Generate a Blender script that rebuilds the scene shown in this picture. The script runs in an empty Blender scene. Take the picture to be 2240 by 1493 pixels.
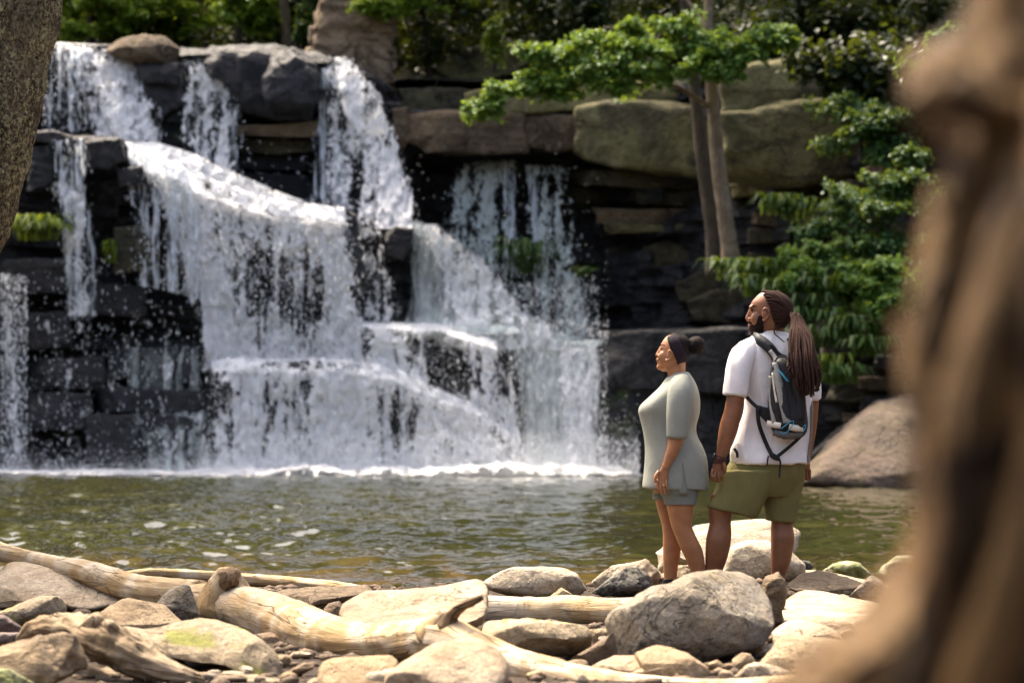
import bpy, math, random
import numpy as np
R = math.radians
scn = bpy.context.scene
col = scn.collection

# ------------------------------------------------------------------ camera
FPX = 2240 * 85.0 / 36.0          # focal length in photo pixels
CAMZ, HOR = 1.15, 945.0           # eye height above the pool, horizon row
cd = bpy.data.cameras.new('camera')
cam = bpy.data.objects.new('camera', cd); col.objects.link(cam)
cam.location = (0, 0, CAMZ); cam.rotation_euler = (R(90), 0, 0)
cd.lens = 85; cd.sensor_width = 36; cd.sensor_fit = 'HORIZONTAL'
cd.shift_y = (HOR - 746.5) / 2240
cd.clip_start = 0.1; cd.clip_end = 2000
cd.dof.use_dof = True; cd.dof.focus_distance = 14.6; cd.dof.aperture_fstop = 2.9
scn.camera = cam

# ------------------------------------------------------------------ sky, sun, exposure
SUN_EL, SUN_AZ = 62.0, -38.0       # azimuth measured from +Y towards +X: back left
w = bpy.data.worlds.new('World'); scn.world = w; w.use_nodes = True
wn = w.node_tree.nodes; wl = w.node_tree.links
sky = wn.new('ShaderNodeTexSky'); sky.sky_type = 'NISHITA'; sky.sun_disc = False
sky.sun_elevation = R(SUN_EL); sky.sun_rotation = R(SUN_AZ)
sky.dust_density = 10.0; sky.air_density = 1.0; sky.ozone_density = 0.7
wn['Background'].inputs['Strength'].default_value = 0.14
wl.new(sky.outputs[0], wn['Background'].inputs['Color'])
sl = bpy.data.lights.new('sun', 'SUN'); so = bpy.data.objects.new('sun', sl); col.objects.link(so)
sl.energy = 2.6; sl.angle = R(6.0); sl.color = (1.0, 0.87, 0.68)
so.rotation_euler = (R(90 - SUN_EL), 0, R(-SUN_AZ) + math.pi)
so.location = (0, 0, 60)
vs = scn.view_settings
vs.view_transform = 'Standard'; vs.look = 'None'; vs.gamma = 1; vs.exposure = 1.78
vs.use_curve_mapping = False
scn.cycles.use_denoising = True
scn.cycles.transparent_max_bounces = 8
scn.cycles.max_bounces = 5
scn.cycles.sample_clamp_indirect = 6

# ------------------------------------------------------------------ helpers
def P(px, py, D):
    """photo pixel + distance from the camera -> point in the place"""
    return ((px - 1120) * D / FPX, D, CAMZ - (py - HOR) * D / FPX)
def PA(px, py, D):
    px = np.asarray(px, float); py = np.asarray(py, float); D = np.asarray(D, float) + 0 * px
    return np.stack([(px - 1120) * D / FPX, D, CAMZ - (py - HOR) * D / FPX], -1)
GZ = 0.15                          # level of the stony shore
def Dg(py, gz=GZ): return FPX * (CAMZ - gz) / (py - HOR)

_rs = np.random.RandomState(7)
_perm = np.concatenate([_rs.permutation(256)] * 3)
_grad = _rs.normal(size=(256, 3)); _grad /= np.linalg.norm(_grad, axis=1)[:, None]
def pn(p):
    p = np.asarray(p, float); i = np.floor(p).astype(int); f = p - i; i &= 255
    u = f * f * f * (f * (f * 6 - 15) + 10)
    def g(a, b, c):
        h = _perm[_perm[_perm[(i[:, 0] + a) & 255] + ((i[:, 1] + b) & 255)] + ((i[:, 2] + c) & 255)]
        d = f - np.array([a, b, c]); return (_grad[h] * d).sum(1)
    def L(a, b, t): return a + (b - a) * t
    x00 = L(g(0,0,0), g(1,0,0), u[:,0]); x10 = L(g(0,1,0), g(1,1,0), u[:,0])
    x01 = L(g(0,0,1), g(1,0,1), u[:,0]); x11 = L(g(0,1,1), g(1,1,1), u[:,0])
    return L(L(x00, x10, u[:,1]), L(x01, x11, u[:,1]), u[:,2]) * 1.6
def fbm(p, o=4, s=0.0):
    p = np.asarray(p, float) + s * 17.31; a = 0; k = 1.0; t = 0
    for j in range(o):
        a = a + k * pn(p * (2 ** j) + j * 5.7); t += k; k *= 0.5
    return a / t
def ridge(p, o=3, s=0.0):
    p = np.asarray(p, float) + s * 11.7; a = 0; k = 1.0
    for j in range(o):
        a = a + k * (1 - 2 * np.abs(pn(p * (2 ** j) + j * 3.3))); k *= 0.5
    return a / 1.75
def sst(a, b, x):
    t = np.clip((x - a) / (b - a), 0, 1); return t * t * (3 - 2 * t)

def mesh_np(name, V, F, smooth=True):
    """F: list of index arrays (m,3) or (m,4)"""
    V = np.asarray(V, np.float32)
    if not isinstance(F, (list, tuple)): F = [F]
    F = [np.asarray(f, np.int32) for f in F if len(f)]
    me = bpy.data.meshes.new(name)
    me.vertices.add(len(V)); me.vertices.foreach_set('co', V.ravel())
    loops = np.concatenate([f.ravel() for f in F])
    sizes = np.concatenate([np.full(len(f), f.shape[1], np.int32) for f in F])
    me.loops.add(len(loops)); me.loops.foreach_set('vertex_index', loops)
    me.polygons.add(len(sizes))
    st = np.concatenate([[0], np.cumsum(sizes)[:-1]]).astype(np.int32)
    me.polygons.foreach_set('loop_start', st)
    me.polygons.foreach_set('use_smooth', np.full(len(sizes), smooth))
    me.update(calc_edges=True); me.validate()
    return me
def attr(me, name, data, kind='FLOAT'):
    a = me.attributes.new(name, kind, 'POINT')
    data = np.asarray(data, np.float32)
    a.data.foreach_set('value' if kind == 'FLOAT' else 'vector', data.ravel())
def tag(o, label=None, cat=None, group=None, kind=None):
    if label: o['label'] = label
    if cat: o['category'] = cat
    if group: o['group'] = group
    if kind: o['kind'] = kind
    return o
def obj(name, V, F, mat, parent=None, smooth=True, origin=None, attrs=None):
    """one mesh object; V in world metres; origin = where its pivot stands"""
    V = np.asarray(V, float)
    if origin is None and parent is None:
        origin = (V[:, 0].mean(), V[:, 1].mean(), V[:, 2].min())
    base = np.array(origin if origin is not None else (0, 0, 0), float)
    if parent is not None and origin is None: base = np.array(parent.get('_wl', (0, 0, 0)), float)
    me = mesh_np(name, V - base, F, smooth)
    if attrs:
        for k, (d, t) in attrs.items(): attr(me, k, d, t)
    o = bpy.data.objects.new(name, me); col.objects.link(o)
    if mat: me.materials.append(mat)
    o['_wl'] = list(map(float, base))
    if parent is not None:
        pw = np.array(parent.get('_wl', (0, 0, 0)), float)
        o.parent = parent; o.location = tuple(base - pw)
    else: o.location = tuple(base)
    return o
def empty(name, loc):
    o = bpy.data.objects.new(name, None); col.objects.link(o); o.location = loc
    o.empty_display_size = 0.2; o['_wl'] = list(map(float, loc)); return o
def gridF(nr, nc, wrap=False):
    r = np.arange(nr - 1)[:, None]; c = np.arange(nc if wrap else nc - 1)[None, :]
    c2 = (c + 1) % nc
    return np.stack([r*nc + c + 0*r, r*nc + c2 + 0*r, (r+1)*nc + c2, (r+1)*nc + c], -1).reshape(-1, 4)
def joinVF(parts):
    Vs, T, Q, n = [], [], [], 0
    for V, F in parts:
        if not isinstance(F, (list, tuple)): F = [F]
        for f in F:
            f = np.asarray(f)
            if len(f) == 0: continue
            (T if f.shape[1] == 3 else Q).append(f + n)
        Vs.append(np.asarray(V, float)); n += len(V)
    out = []
    if T: out.append(np.concatenate(T))
    if Q: out.append(np.concatenate(Q))
    return np.concatenate(Vs), out
def catmull(pts, k):
    pts = np.asarray(pts, float); n = len(pts)
    if n < 3:
        t = np.linspace(0, 1, k*(n-1)+1)[:, None]; return pts[0]*(1-t) + pts[-1]*t
    e = np.vstack([2*pts[0]-pts[1], pts, 2*pts[-1]-pts[-2]]); out = []
    for i in range(n - 1):
        a, b, c, d = e[i], e[i+1], e[i+2], e[i+3]
        for t in np.arange(k) / k:
            out.append(0.5*((2*b) + (-a+c)*t + (2*a-5*b+4*c-d)*t*t + (-a+3*b-3*c+d)*t**3))
    out.append(pts[-1]); return np.array(out)
def tube(path, n=20, k=6, noise=0.0, nscale=3.0, seed=0, knots=(), cap=True, along=0.35):
    """path rows: world x,y,z,r -> V, F, grain coordinates"""
    c = catmull(path, k); C = c[:, :3]; r = np.maximum(c[:, 3], 1e-4)
    T = np.gradient(C, axis=0); T /= np.linalg.norm(T, axis=1)[:, None] + 1e-9
    up = np.array([0.0, 0, 1]) if abs(T[:, 2]).mean() < 0.8 else np.array([0.0, 1, 0])
    A = np.cross(T, up); A /= np.linalg.norm(A, axis=1)[:, None] + 1e-9
    B = np.cross(A, T)
    th = np.linspace(0, 2*math.pi, n, endpoint=False)
    Ls = np.concatenate([[0], np.cumsum(np.linalg.norm(np.diff(C, axis=0), axis=1))])
    V = []; G = []
    for i in range(len(C)):
        d = np.cos(th)[:, None]*A[i] + np.sin(th)[:, None]*B[i]
        q = np.stack([np.cos(th)*1.3, np.sin(th)*1.3, np.full(n, Ls[i]*along/max(r.mean(), 1e-4)*0.4)], 1)
        rr = r[i] * (1 + (noise * fbm(q*nscale*0.6, 3, seed) + noise*0.5*fbm(q*nscale*2.2, 2, seed+3) if noise else 0))
        V.append(C[i] + d * (rr[:, None] if noise else r[i]))
        G.append(np.stack([np.cos(th)*r[i], np.sin(th)*r[i], np.full(n, Ls[i])], 1))
    V = np.concatenate(V); G = np.concatenate(G); m = len(C)
    F = [gridF(m, n, True)]
    if cap:
        for ring, sgn in ((0, -1), (m-1, 1)):
            V = np.vstack([V, C[ring] + sgn*T[ring]*r[ring]*0.25]); G = np.vstack([G, [0, 0, Ls[ring]]])
            ci = len(V) - 1; a = ring*n + np.arange(n); b = ring*n + (np.arange(n)+1) % n
            F.append(np.stack([a, b, np.full(n, ci)], 1) if sgn > 0 else np.stack([b, a, np.full(n, ci)], 1))
    tri = np.concatenate(F[1:]) if cap else np.zeros((0, 3), int)
    return V, [F[0], tri], G
def ptube(pts, **kw):
    """pts rows: px,py,D,r_px"""
    q = np.array([list(P(a, b, D)) + [r*D/FPX] for a, b, D, r in pts])
    return tube(q, **kw)

# ------------------------------------------------------------------ material kit
class NT:
    def __init__(s, name):
        s.m = bpy.data.materials.new(name); s.m.use_nodes = True
        s.t = s.m.node_tree; s.t.nodes.clear()
        s.out = s.t.nodes.new('ShaderNodeOutputMaterial')
    def put(s, sock, v):
        if hasattr(v, 'is_output'): s.t.links.new(v, sock)
        elif isinstance(v, (tuple, list)) and len(v) == 3 and len(getattr(sock, 'default_value', [0]*3)) == 4: sock.default_value = (*v, 1)
        else: sock.default_value = v
    def n(s, typ, ins=None, out=0, **props):
        nd = s.t.nodes.new('ShaderNode' + typ)
        for k, v in props.items(): setattr(nd, k, v)
        for k, v in (ins or {}).items(): s.put(nd.inputs[k], v)
        return nd.outputs[out]
    def math(s, op, a, b=0.0, c=None):
        i = {0: a, 1: b}
        if c is not None: i[2] = c
        return s.n('Math', i, operation=op)
    def noise(s, vec, scale, detail=4, rough=0.55, dist=0.0, out=0):
        return s.n('TexNoise', {'Vector': vec, 'Scale': scale, 'Detail': detail, 'Roughness': rough, 'Distortion': dist}, out)
    def vor(s, vec, scale, feature='F1', out=0, rnd=1.0):
        return s.n('TexVoronoi', {'Vector': vec, 'Scale': scale, 'Randomness': rnd}, out, feature=feature)
    def mapr(s, v, a, b, c=0.0, d=1.0, smooth=True):
        return s.n('MapRange', {'Value': v, 'From Min': a, 'From Max': b, 'To Min': c, 'To Max': d},
                   interpolation_type='SMOOTHSTEP' if smooth else 'LINEAR')
    def mix(s, f, a, b, mode='MIX'):
        nd = s.t.nodes.new('ShaderNodeMix'); nd.data_type = 'RGBA'; nd.blend_type = mode
        s.put(nd.inputs[0], f); s.put(nd.inputs[6], a); s.put(nd.inputs[7], b)
        return nd.outputs[2]
    def scalev(s, v, k):
        return s.n('Mapping', {'Vector': v, 'Scale': k})
    def bump(s, h, strength=0.5, dist=0.01, normal=None):
        i = {'Height': h, 'Strength': strength, 'Distance': dist}
        if normal is not None: i['Normal'] = normal
        return s.n('Bump', i)
    def obco(s, rnd=True):
        o = s.n('TexCoord', out=3)
        if rnd:
            r = s.n('ObjectInfo', out=5)
            o = s.n('VectorMath', {0: o, 1: s.n('CombineXYZ', {0: s.math('MULTIPLY', r, 31.0), 1: s.math('MULTIPLY', r, 17.0), 2: s.math('MULTIPLY', r, 23.0)})}, operation='ADD')
        return o
    def pbr(s, color, rough=0.8, normal=None, spec=0.35, **kw):
        i = {'Base Color': color, 'Roughness': rough, 'Specular IOR Level': spec}
        if normal is not None: i['Normal'] = normal
        i.update(kw)
        b = s.n('BsdfPrincipled', i); s.t.links.new(b, s.out.inputs[0]); return s.m

def rock_mat(name, c1, c2, c3, stain=(0.1, 0.07, 0.045), moss=0.0, mosscol=(0.07, 0.09, 0.015), sc=1.0, rough=0.85, spec=0.25,
             bump=0.6, strata=0.0, stainamt=0.5, pits=0.5, rnd=0.25):
    t = NT(name); o = t.obco()
    big = t.noise(o, 2.2*sc, 5, 0.6, 0.6); mid = t.noise(o, 9*sc, 6, 0.62, 0.4); fine = t.noise(o, 42*sc, 5, 0.75)
    c = t.mix(t.mapr(big, 0.38, 0.62), c1, c2)
    c = t.mix(t.math('MULTIPLY', t.mapr(mid, 0.45, 0.68), 0.65), c, c3)
    st = t.mapr(t.noise(t.scalev(o, (1, 1, 2.2)), 4.2*sc, 7, 0.7, 1.2), 0.52, 0.68)
    c = t.mix(t.math('MULTIPLY', st, stainamt), c, stain)
    pit = t.mapr(t.vor(o, 26*sc), 0.05, 0.22)
    pm = t.mapr(t.noise(o, 3.1*sc, 3), 0.48, 0.62)
    pitf = t.math('MULTIPLY', t.math('SUBTRACT', 1.0, pit), t.math('MULTIPLY', pm, pits))
    c = t.mix(t.math('MULTIPLY', pitf, 0.75), c, (0.035, 0.026, 0.018))
    vf = t.noise(o, 120*sc, 3, 0.7)
    c = t.mix(0.75, c, t.n('CombineColor', {0: fine, 1: fine, 2: fine}), 'OVERLAY')
    c = t.mix(0.5, c, t.n('CombineColor', {0: vf, 1: vf, 2: vf}), 'OVERLAY')
    ck = t.math('SUBTRACT', 1.0, t.mapr(t.math('ABSOLUTE', t.math('SUBTRACT', t.noise(o, 3.6*sc, 5, 0.62, 1.3), 0.5)), 0.0, 0.014))
    ck = t.math('MULTIPLY', ck, t.mapr(t.noise(o, 2.4*sc, 3), 0.46, 0.58))
    c = t.mix(t.math('MULTIPLY', ck, 0.4), c, tuple(x*0.35 for x in stain))
    r = t.n('ObjectInfo', out=5)
    c = t.mix(1.0, c, t.n('CombineColor', {0: t.mapr(r, 0, 1, 1-rnd, 1+rnd*0.4, False), 1: t.mapr(r, 0, 1, 1-rnd, 1+rnd*0.35, False), 2: t.mapr(r, 0, 1, 1-rnd, 1+rnd*0.2, False)}), 'MULTIPLY')
    if moss:
        mm = t.mapr(t.noise(o, 3.4*sc, 6, 0.66, 0.5), 0.70 - moss*0.35, 0.76 - moss*0.3)
        c = t.mix(t.math('MULTIPLY', mm, 0.85), c, t.mix(fine, mosscol, (mosscol[0]*2.2, mosscol[1]*2.2, mosscol[2]*2)))
    h = t.math('ADD', t.math('MULTIPLY', mid, 0.8), t.math('MULTIPLY', fine, 0.25))
    h = t.math('SUBTRACT', h, t.math('ADD', t.math('MULTIPLY', pitf, 0.6), t.math('MULTIPLY', ck, 0.6)))
    h = t.math('ADD', h, t.math('MULTIPLY', t.noise(o, 22*sc, 5, 0.7, 0.5), 0.5))
    if strata:
        z = t.n('SeparateXYZ', {0: o}, 2)
        s1 = t.noise(t.n('CombineXYZ', {0: t.math('MULTIPLY', big, 1.2), 1: 0.0, 2: t.math('MULTIPLY', z, 16*sc)}), 1.0, 3)
        h = t.math('ADD', h, t.math('MULTIPLY', s1, strata))
        c = t.mix(t.mapr(s1, 0.35, 0.65, strata*0.55, 0.0), c, stain)
    return t.pbr(c, rough, t.bump(h, min(1.0, bump*1.25), 0.045/sc), spec)

def wood_mat(name, light, tan, dark, crack=0.7, rough=0.75, lich=None, bump=0.5, along=2.0, around=22.0, patch=0.5, hollow=None, bdist=0.012):
    t = NT(name); g = t.n('Attribute', out=1, attribute_name='gco')
    gs = t.scalev(g, (around, around, along)); o = t.obco()
    fib = t.noise(gs, 1.6, 6, 0.65, 0.5); fib2 = t.noise(gs, 5.0, 4, 0.6)
    big = t.noise(o, 3.0, 4, 0.6, 0.8)
    c = t.mix(t.mapr(big, 0.36, 0.62), light, tan)
    c = t.mix(t.math('MULTIPLY', t.mapr(fib, 0.5, 0.72), 0.6), c, tan)
    dk = t.mapr(t.noise(t.scalev(g, (around*0.5, around*0.5, along*1.1)), 1.3, 7, 0.72, 1.0), 0.56, 0.70)
    c = t.mix(t.math('MULTIPLY', dk, patch), c, dark)
    ck = t.math('SUBTRACT', 1.0, t.mapr(t.math('ABSOLUTE', t.math('SUBTRACT', t.noise(t.scalev(g, (around*0.45, around*0.45, along*0.5)), 1.2, 3, 0.5, 0.6), 0.5)), 0.0, 0.018))
    ck2 = t.math('SUBTRACT', 1.0, t.mapr(t.math('ABSOLUTE', t.math('SUBTRACT', t.noise(t.scalev(g, (7, 7, 34)), 1.1, 3, 0.6, 1.0), 0.5)), 0.0, 0.02))
    cm = t.mapr(t.noise(o, 5.0, 3), 0.5, 0.6)
    ck = t.math('MAXIMUM', t.math('MULTIPLY', ck, crack), t.math('MULTIPLY', t.math('MULTIPLY', ck2, cm), crack*0.8))
    c = t.mix(t.math('MULTIPLY', ck, 0.75), c, (dark[0]*0.4, dark[1]*0.4, dark[2]*0.4))
    if hollow:
        c = t.mix(t.mapr(t.noise(o, hollow, 3, 0.5, 0.9), 0.51, 0.66), c, (dark[0]*0.35, dark[1]*0.35, dark[2]*0.35))  # dark noise patches painted as shaded cavities, colour only
    if lich:
        lm = t.mapr(t.noise(t.scalev(o, (1, 1, 0.8)), 46, 8, 0.78, 0.4), 0.465, 0.56)
        lm = t.math('MULTIPLY', lm, t.mapr(t.noise(o, 5.5, 5, 0.65, 0.8), 0.40, 0.54, 0.4, 1.0))
        c = t.mix(t.math('MULTIPLY', lm, 0.85), c, t.mix(t.noise(o, 60, 3), lich, (lich[0]*1.7, lich[1]*1.7, lich[2]*1.6)))
    h = t.math('SUBTRACT', t.math('ADD', fib, t.math('MULTIPLY', fib2, 0.4)), ck)
    return t.pbr(c, rough, t.bump(h, bump, bdist), 0.2)

def leaf_mat(name, a, b, c, trans=0.35):
    t = NT(name); r = t.n('Attribute', out=2, attribute_name='rnd')
    k = t.mix(t.mapr(r, 0.0, 0.55), a, b); k = t.mix(t.mapr(r, 0.6, 1.0), k, c)
    d = t.n('BsdfPrincipled', {'Base Color': k, 'Roughness': 0.5, 'Specular IOR Level': 0.3})
    tr = t.n('BsdfTranslucent', {'Color': t.mix(0.5, k, (0.35, 0.42, 0.03), 'MIX')})
    m = t.n('MixShader', {0: trans, 1: d, 2: tr}); t.t.links.new(m, t.out.inputs[0]); return t.m
def plain(name, color, rough=0.7, spec=0.3, nscale=0, bump=0.0, var=0.12, metal=0.0):
    t = NT(name); o = t.obco(False)
    n = t.noise(o, nscale or 30, 4, 0.6)
    c = t.mix(t.mapr(n, 0.3, 0.7, 0, 1), tuple(x*(1-var) for x in color), tuple(min(1, x*(1+var)) for x in color))
    return t.pbr(c, rough, t.bump(n, bump, 0.004) if bump else None, spec, Metallic=metal)

MAT = {}
MAT['pale'] = rock_mat('pale_stone', (0.45, 0.365, 0.26), (0.345, 0.26, 0.17), (0.26, 0.185, 0.11), stainamt=0.45, pits=0.6)
MAT['white'] = rock_mat('white_stone', (0.46, 0.40, 0.31), (0.37, 0.305, 0.215), (0.27, 0.22, 0.145), stainamt=0.4, pits=0.8, rnd=0.12)
MAT['tan'] = rock_mat('tan_stone', (0.38, 0.285, 0.175), (0.30, 0.215, 0.125), (0.21, 0.15, 0.085), stainamt=0.6, pits=0.7)
MAT['grey'] = rock_mat('grey_stone', (0.26, 0.228, 0.185), (0.21, 0.178, 0.135), (0.30, 0.235, 0.145), stain=(0.12, 0.09, 0.05), stainamt=0.6, pits=0.3, bump=0.8)
MAT['brown'] = rock_mat('brown_stone', (0.20, 0.145, 0.10), (0.15, 0.105, 0.07), (0.25, 0.17, 0.10), stainamt=0.6)
MAT['dark'] = rock_mat('dark_stone', (0.13, 0.12, 0.105), (0.09, 0.08, 0.07), (0.2, 0.18, 0.145), stain=(0.03, 0.027, 0.022), stainamt=0.8, bump=1.0)
MAT['mossy'] = rock_mat('mossy_stone', (0.38, 0.30, 0.20), (0.31, 0.245, 0.155), (0.22, 0.17, 0.105), moss=0.55, mosscol=(0.11, 0.115, 0.02))
MAT['greenish'] = rock_mat('algae_stone', (0.36, 0.34, 0.24), (0.26, 0.26, 0.13), (0.15, 0.15, 0.07), moss=0.6, mosscol=(0.09, 0.10, 0.03))
MAT['orange'] = rock_mat('orange_stone', (0.46, 0.25, 0.11), (0.36, 0.19, 0.08), (0.3, 0.2, 0.1))
MAT['purple'] = rock_mat('purple_stone', (0.23, 0.175, 0.16), (0.17, 0.125, 0.115), (0.27, 0.2, 0.15), strata=0.5)
MAT['strat'] = rock_mat('layered_stone', (0.36, 0.27, 0.17), (0.27, 0.195, 0.115), (0.20, 0.145, 0.085), strata=1.0, stainamt=0.7, bump=0.9)
# far cliff
MAT['wet'] = rock_mat('wet_rock', (0.019, 0.0185, 0.021), (0.010, 0.010, 0.012), (0.038, 0.037, 0.042), stain=(0.008, 0.009, 0.011), sc=0.16, rough=0.45, spec=0.4, moss=0.22, mosscol=(0.025, 0.04, 0.006), strata=0.5, stainamt=0.7, rnd=0.2, bump=1.0)
MAT['wetgrey'] = rock_mat('wet_grey_rock', (0.016, 0.017, 0.022), (0.008, 0.0085, 0.011), (0.034, 0.036, 0.046), stain=(0.012, 0.013, 0.017), sc=0.2, rough=0.48, spec=0.4, stainamt=0.8, bump=1.0)
MAT['cliff'] = rock_mat('cliff_rock', (0.062, 0.054, 0.033), (0.036, 0.032, 0.023), (0.10, 0.09, 0.046), stain=(0.02, 0.019, 0.016), sc=0.16, strata=0.35, stainamt=0.8, moss=0.15, mosscol=(0.04, 0.05, 0.012), rnd=0.3, bump=0.9)
MAT['lichen'] = rock_mat('lichen_rock', (0.155, 0.14, 0.06), (0.05, 0.044, 0.025), (0.21, 0.19, 0.085), stain=(0.025, 0.021, 0.015), sc=0.13, strata=0.12, stainamt=0.85, pits=0.3, rnd=0.15, bump=0.7)
MAT['cliffbrown'] = rock_mat('brown_cliff_rock', (0.145, 0.105, 0.064), (0.08, 0.058, 0.037), (0.20, 0.15, 0.088), stain=(0.04, 0.032, 0.024), sc=0.16, strata=0.4, stainamt=0.8, rnd=0.2, bump=0.9)
MAT['pier'] = rock_mat('pier_stone', (0.27, 0.20, 0.13), (0.18, 0.13, 0.083), (0.33, 0.26, 0.17), stain=(0.08, 0.06, 0.04), sc=0.3, strata=0.5, stainamt=0.7, rnd=0.1, bump=0.9)
MAT['bankrock'] = rock_mat('bank_rock', (0.16, 0.115, 0.085), (0.10, 0.076, 0.057), (0.125, 0.102, 0.052), stain=(0.06, 0.048, 0.04), sc=0.2, stainamt=0.6, rnd=0.1, bump=0.9)
MAT['drift'] = wood_mat('bleached_wood', (0.56, 0.47, 0.345), (0.37, 0.25, 0.12), (0.15, 0.09, 0.042), patch=0.6, bump=0.7)
MAT['drift2'] = wood_mat('weathered_wood', (0.33, 0.25, 0.16), (0.23, 0.16, 0.09), (0.09, 0.06, 0.032), crack=0.9, patch=0.7, bump=0.9)
MAT['stub'] = wood_mat('brown_wood', (0.24, 0.16, 0.09), (0.17, 0.11, 0.06), (0.07, 0.045, 0.026), crack=0.9, bump=0.9)
MAT['fgwood'] = wood_mat('dark_root_wood', (0.155, 0.09, 0.034), (0.095, 0.05, 0.017), (0.03, 0.015, 0.006), crack=0.9, patch=0.9, around=14, along=5, bump=0.8, hollow=6.0, bdist=0.02)  # its dark patches carry the shade of hollows in the colour
MAT['bark'] = wood_mat('lichen_bark', (0.13, 0.095, 0.06), (0.085, 0.06, 0.038), (0.03, 0.02, 0.012), crack=1.0, lich=(0.36, 0.33, 0.18), bump=1.0, along=9, around=24, bdist=0.035)
MAT['bark2'] = wood_mat('grey_bark', (0.22, 0.175, 0.12), (0.155, 0.115, 0.075), (0.07, 0.05, 0.033), crack=0.9, bump=0.9, along=5, around=14)
MAT['bark3'] = wood_mat('dark_bark', (0.075, 0.06, 0.042), (0.05, 0.04, 0.028), (0.03, 0.024, 0.016), crack=0.9, along=5, around=14)
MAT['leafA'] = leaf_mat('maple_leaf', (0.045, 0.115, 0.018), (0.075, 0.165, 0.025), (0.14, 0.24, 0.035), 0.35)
MAT['leafB'] = leaf_mat('sun_tinted_leaf', (0.07, 0.14, 0.014), (0.13, 0.22, 0.018), (0.24, 0.31, 0.024), 0.48)  # sunlight painted in as a brighter yellow-green
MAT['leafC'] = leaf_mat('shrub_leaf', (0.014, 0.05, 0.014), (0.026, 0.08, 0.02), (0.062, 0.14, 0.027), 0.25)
MAT['leafD'] = leaf_mat('shade_tinted_leaf', (0.006, 0.013, 0.003), (0.010, 0.022, 0.005), (0.022, 0.04, 0.008), 0.15)  # shade of the wooded gorge is put into this darker leaf colour
MAT['fern'] = leaf_mat('fern_leaf', (0.02, 0.055, 0.010), (0.035, 0.09, 0.014), (0.06, 0.12, 0.018), 0.25)
MAT['mossleaf'] = leaf_mat('moss_leaf', (0.06, 0.10, 0.008), (0.10, 0.15, 0.012), (0.15, 0.2, 0.02), 0.3)
MAT['soil'] = rock_mat('soil', (0.036, 0.023, 0.014), (0.022, 0.014, 0.009), (0.06, 0.04, 0.024), sc=2.0, rough=0.95)
MAT['hillsoil'] = rock_mat('forest_floor', (0.02, 0.024, 0.010), (0.013, 0.014, 0.007), (0.032, 0.034, 0.014), sc=0.15, rough=0.95)

def water_mat():
    t = NT('pool_water'); p = t.n('NewGeometry', out=0); x, y, z = [t.n('SeparateXYZ', {0: p}, k) for k in range(3)]
    shal = t.mapr(t.math('ADD', y, t.math('MULTIPLY', t.noise(p, 0.5, 3), 5.0)), 19.0, 28.0)
    st = t.noise(t.scalev(p, (2.2, 0.9, 1)), 1.2, 3, 0.5, 0.4)
    bed = t.mix(t.mapr(st, 0.42, 0.6), (0.085, 0.055, 0.016), (0.03, 0.026, 0.008))
    deep = t.mix(t.mapr(t.noise(p, 0.25, 2), 0.4, 0.6), (0.031, 0.031, 0.009), (0.021, 0.022, 0.007))
    c = t.mix(shal, bed, deep)
    n1 = t.noise(t.scalev(p, (2.8, 1.6, 1)), 1.0, 2, 0.5, 0.3)
    n2 = t.noise(t.scalev(p, (9, 7, 1)), 1.0, 3, 0.5)
    h = t.math('ADD', n1, t.math('MULTIPLY', n2, 0.10))
    return t.pbr(c, 0.035, t.bump(h, 0.7, 0.06), 0.5, IOR=1.33)
MAT['water'] = water_mat()
def fall_mat(name, white=(0.94, 0.945, 0.955), sx=3.6, sy=2.0, soft=0.055, fine=0.6):
    t = NT(name); a = t.n('Attribute', out=1, attribute_name='wuv'); d = t.n('Attribute', out=2, attribute_name='dens')
    n1 = t.noise(t.scalev(a, (sx, sy, 1)), 1.0, 5, 0.62, 0.9)
    n2 = t.noise(t.scalev(a, (sx*2.6, sy*2.2, 1)), 1.0, 3, 0.6, 0.6)
    n3 = t.noise(t.scalev(a, (sx*1.2, sy*0.14, 1)), 1.0, 2, 0.5)
    v = t.math('SUBTRACT', 1.0, t.math('MULTIPLY', t.math('ABSOLUTE', t.math('SUBTRACT', n2, 0.5)), 3.0))   # lacy ridges
    s = t.math('ADD', t.math('MULTIPLY', n1, 0.75), t.math('MULTIPLY', v, fine*0.4))
    s = t.math('ADD', s, t.math('MULTIPLY', n3, 0.55))
    s = t.math('ADD', s, t.math('MULTIPLY', t.math('SUBTRACT', d, 0.5), 0.55))
    mid = 0.645 + fine*0.24
    al = t.mapr(s, mid - soft, mid + soft)
    h = t.math('ADD', n1, t.math('MULTIPLY', n2, 0.6))
    nb = t.bump(h, 0.8, 0.12)
    df = t.n('BsdfDiffuse', {'Color': white, 'Normal': nb}); tr = t.n('BsdfTranslucent', {'Color': white, 'Normal': nb})
    m = t.n('MixShader', {0: 0.45, 1: df, 2: tr})
    m = t.n('MixShader', {0: al, 1: t.n('BsdfTransparent'), 2: m}); t.t.links.new(m, t.out.inputs[0]); return t.m
MAT['fall'] = fall_mat('white_water')
MAT['veil'] = fall_mat('thin_water', (0.74, 0.79, 0.84), sx=7.0, sy=0.8, soft=0.05, fine=0.25)
MAT['lace'] = fall_mat('lacy_water', (0.66, 0.74, 0.72), sx=3.4, sy=1.8, soft=0.05, fine=0.75)
MAT['slide'] = fall_mat('smooth_water', (0.70, 0.76, 0.74), sx=3.0, sy=0.7, soft=0.22, fine=0.2)
t = NT('foam'); MAT['foam'] = t.pbr((0.85, 0.88, 0.91), 0.6, None, 0.3)
rng = np.random.RandomState(11)
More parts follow.
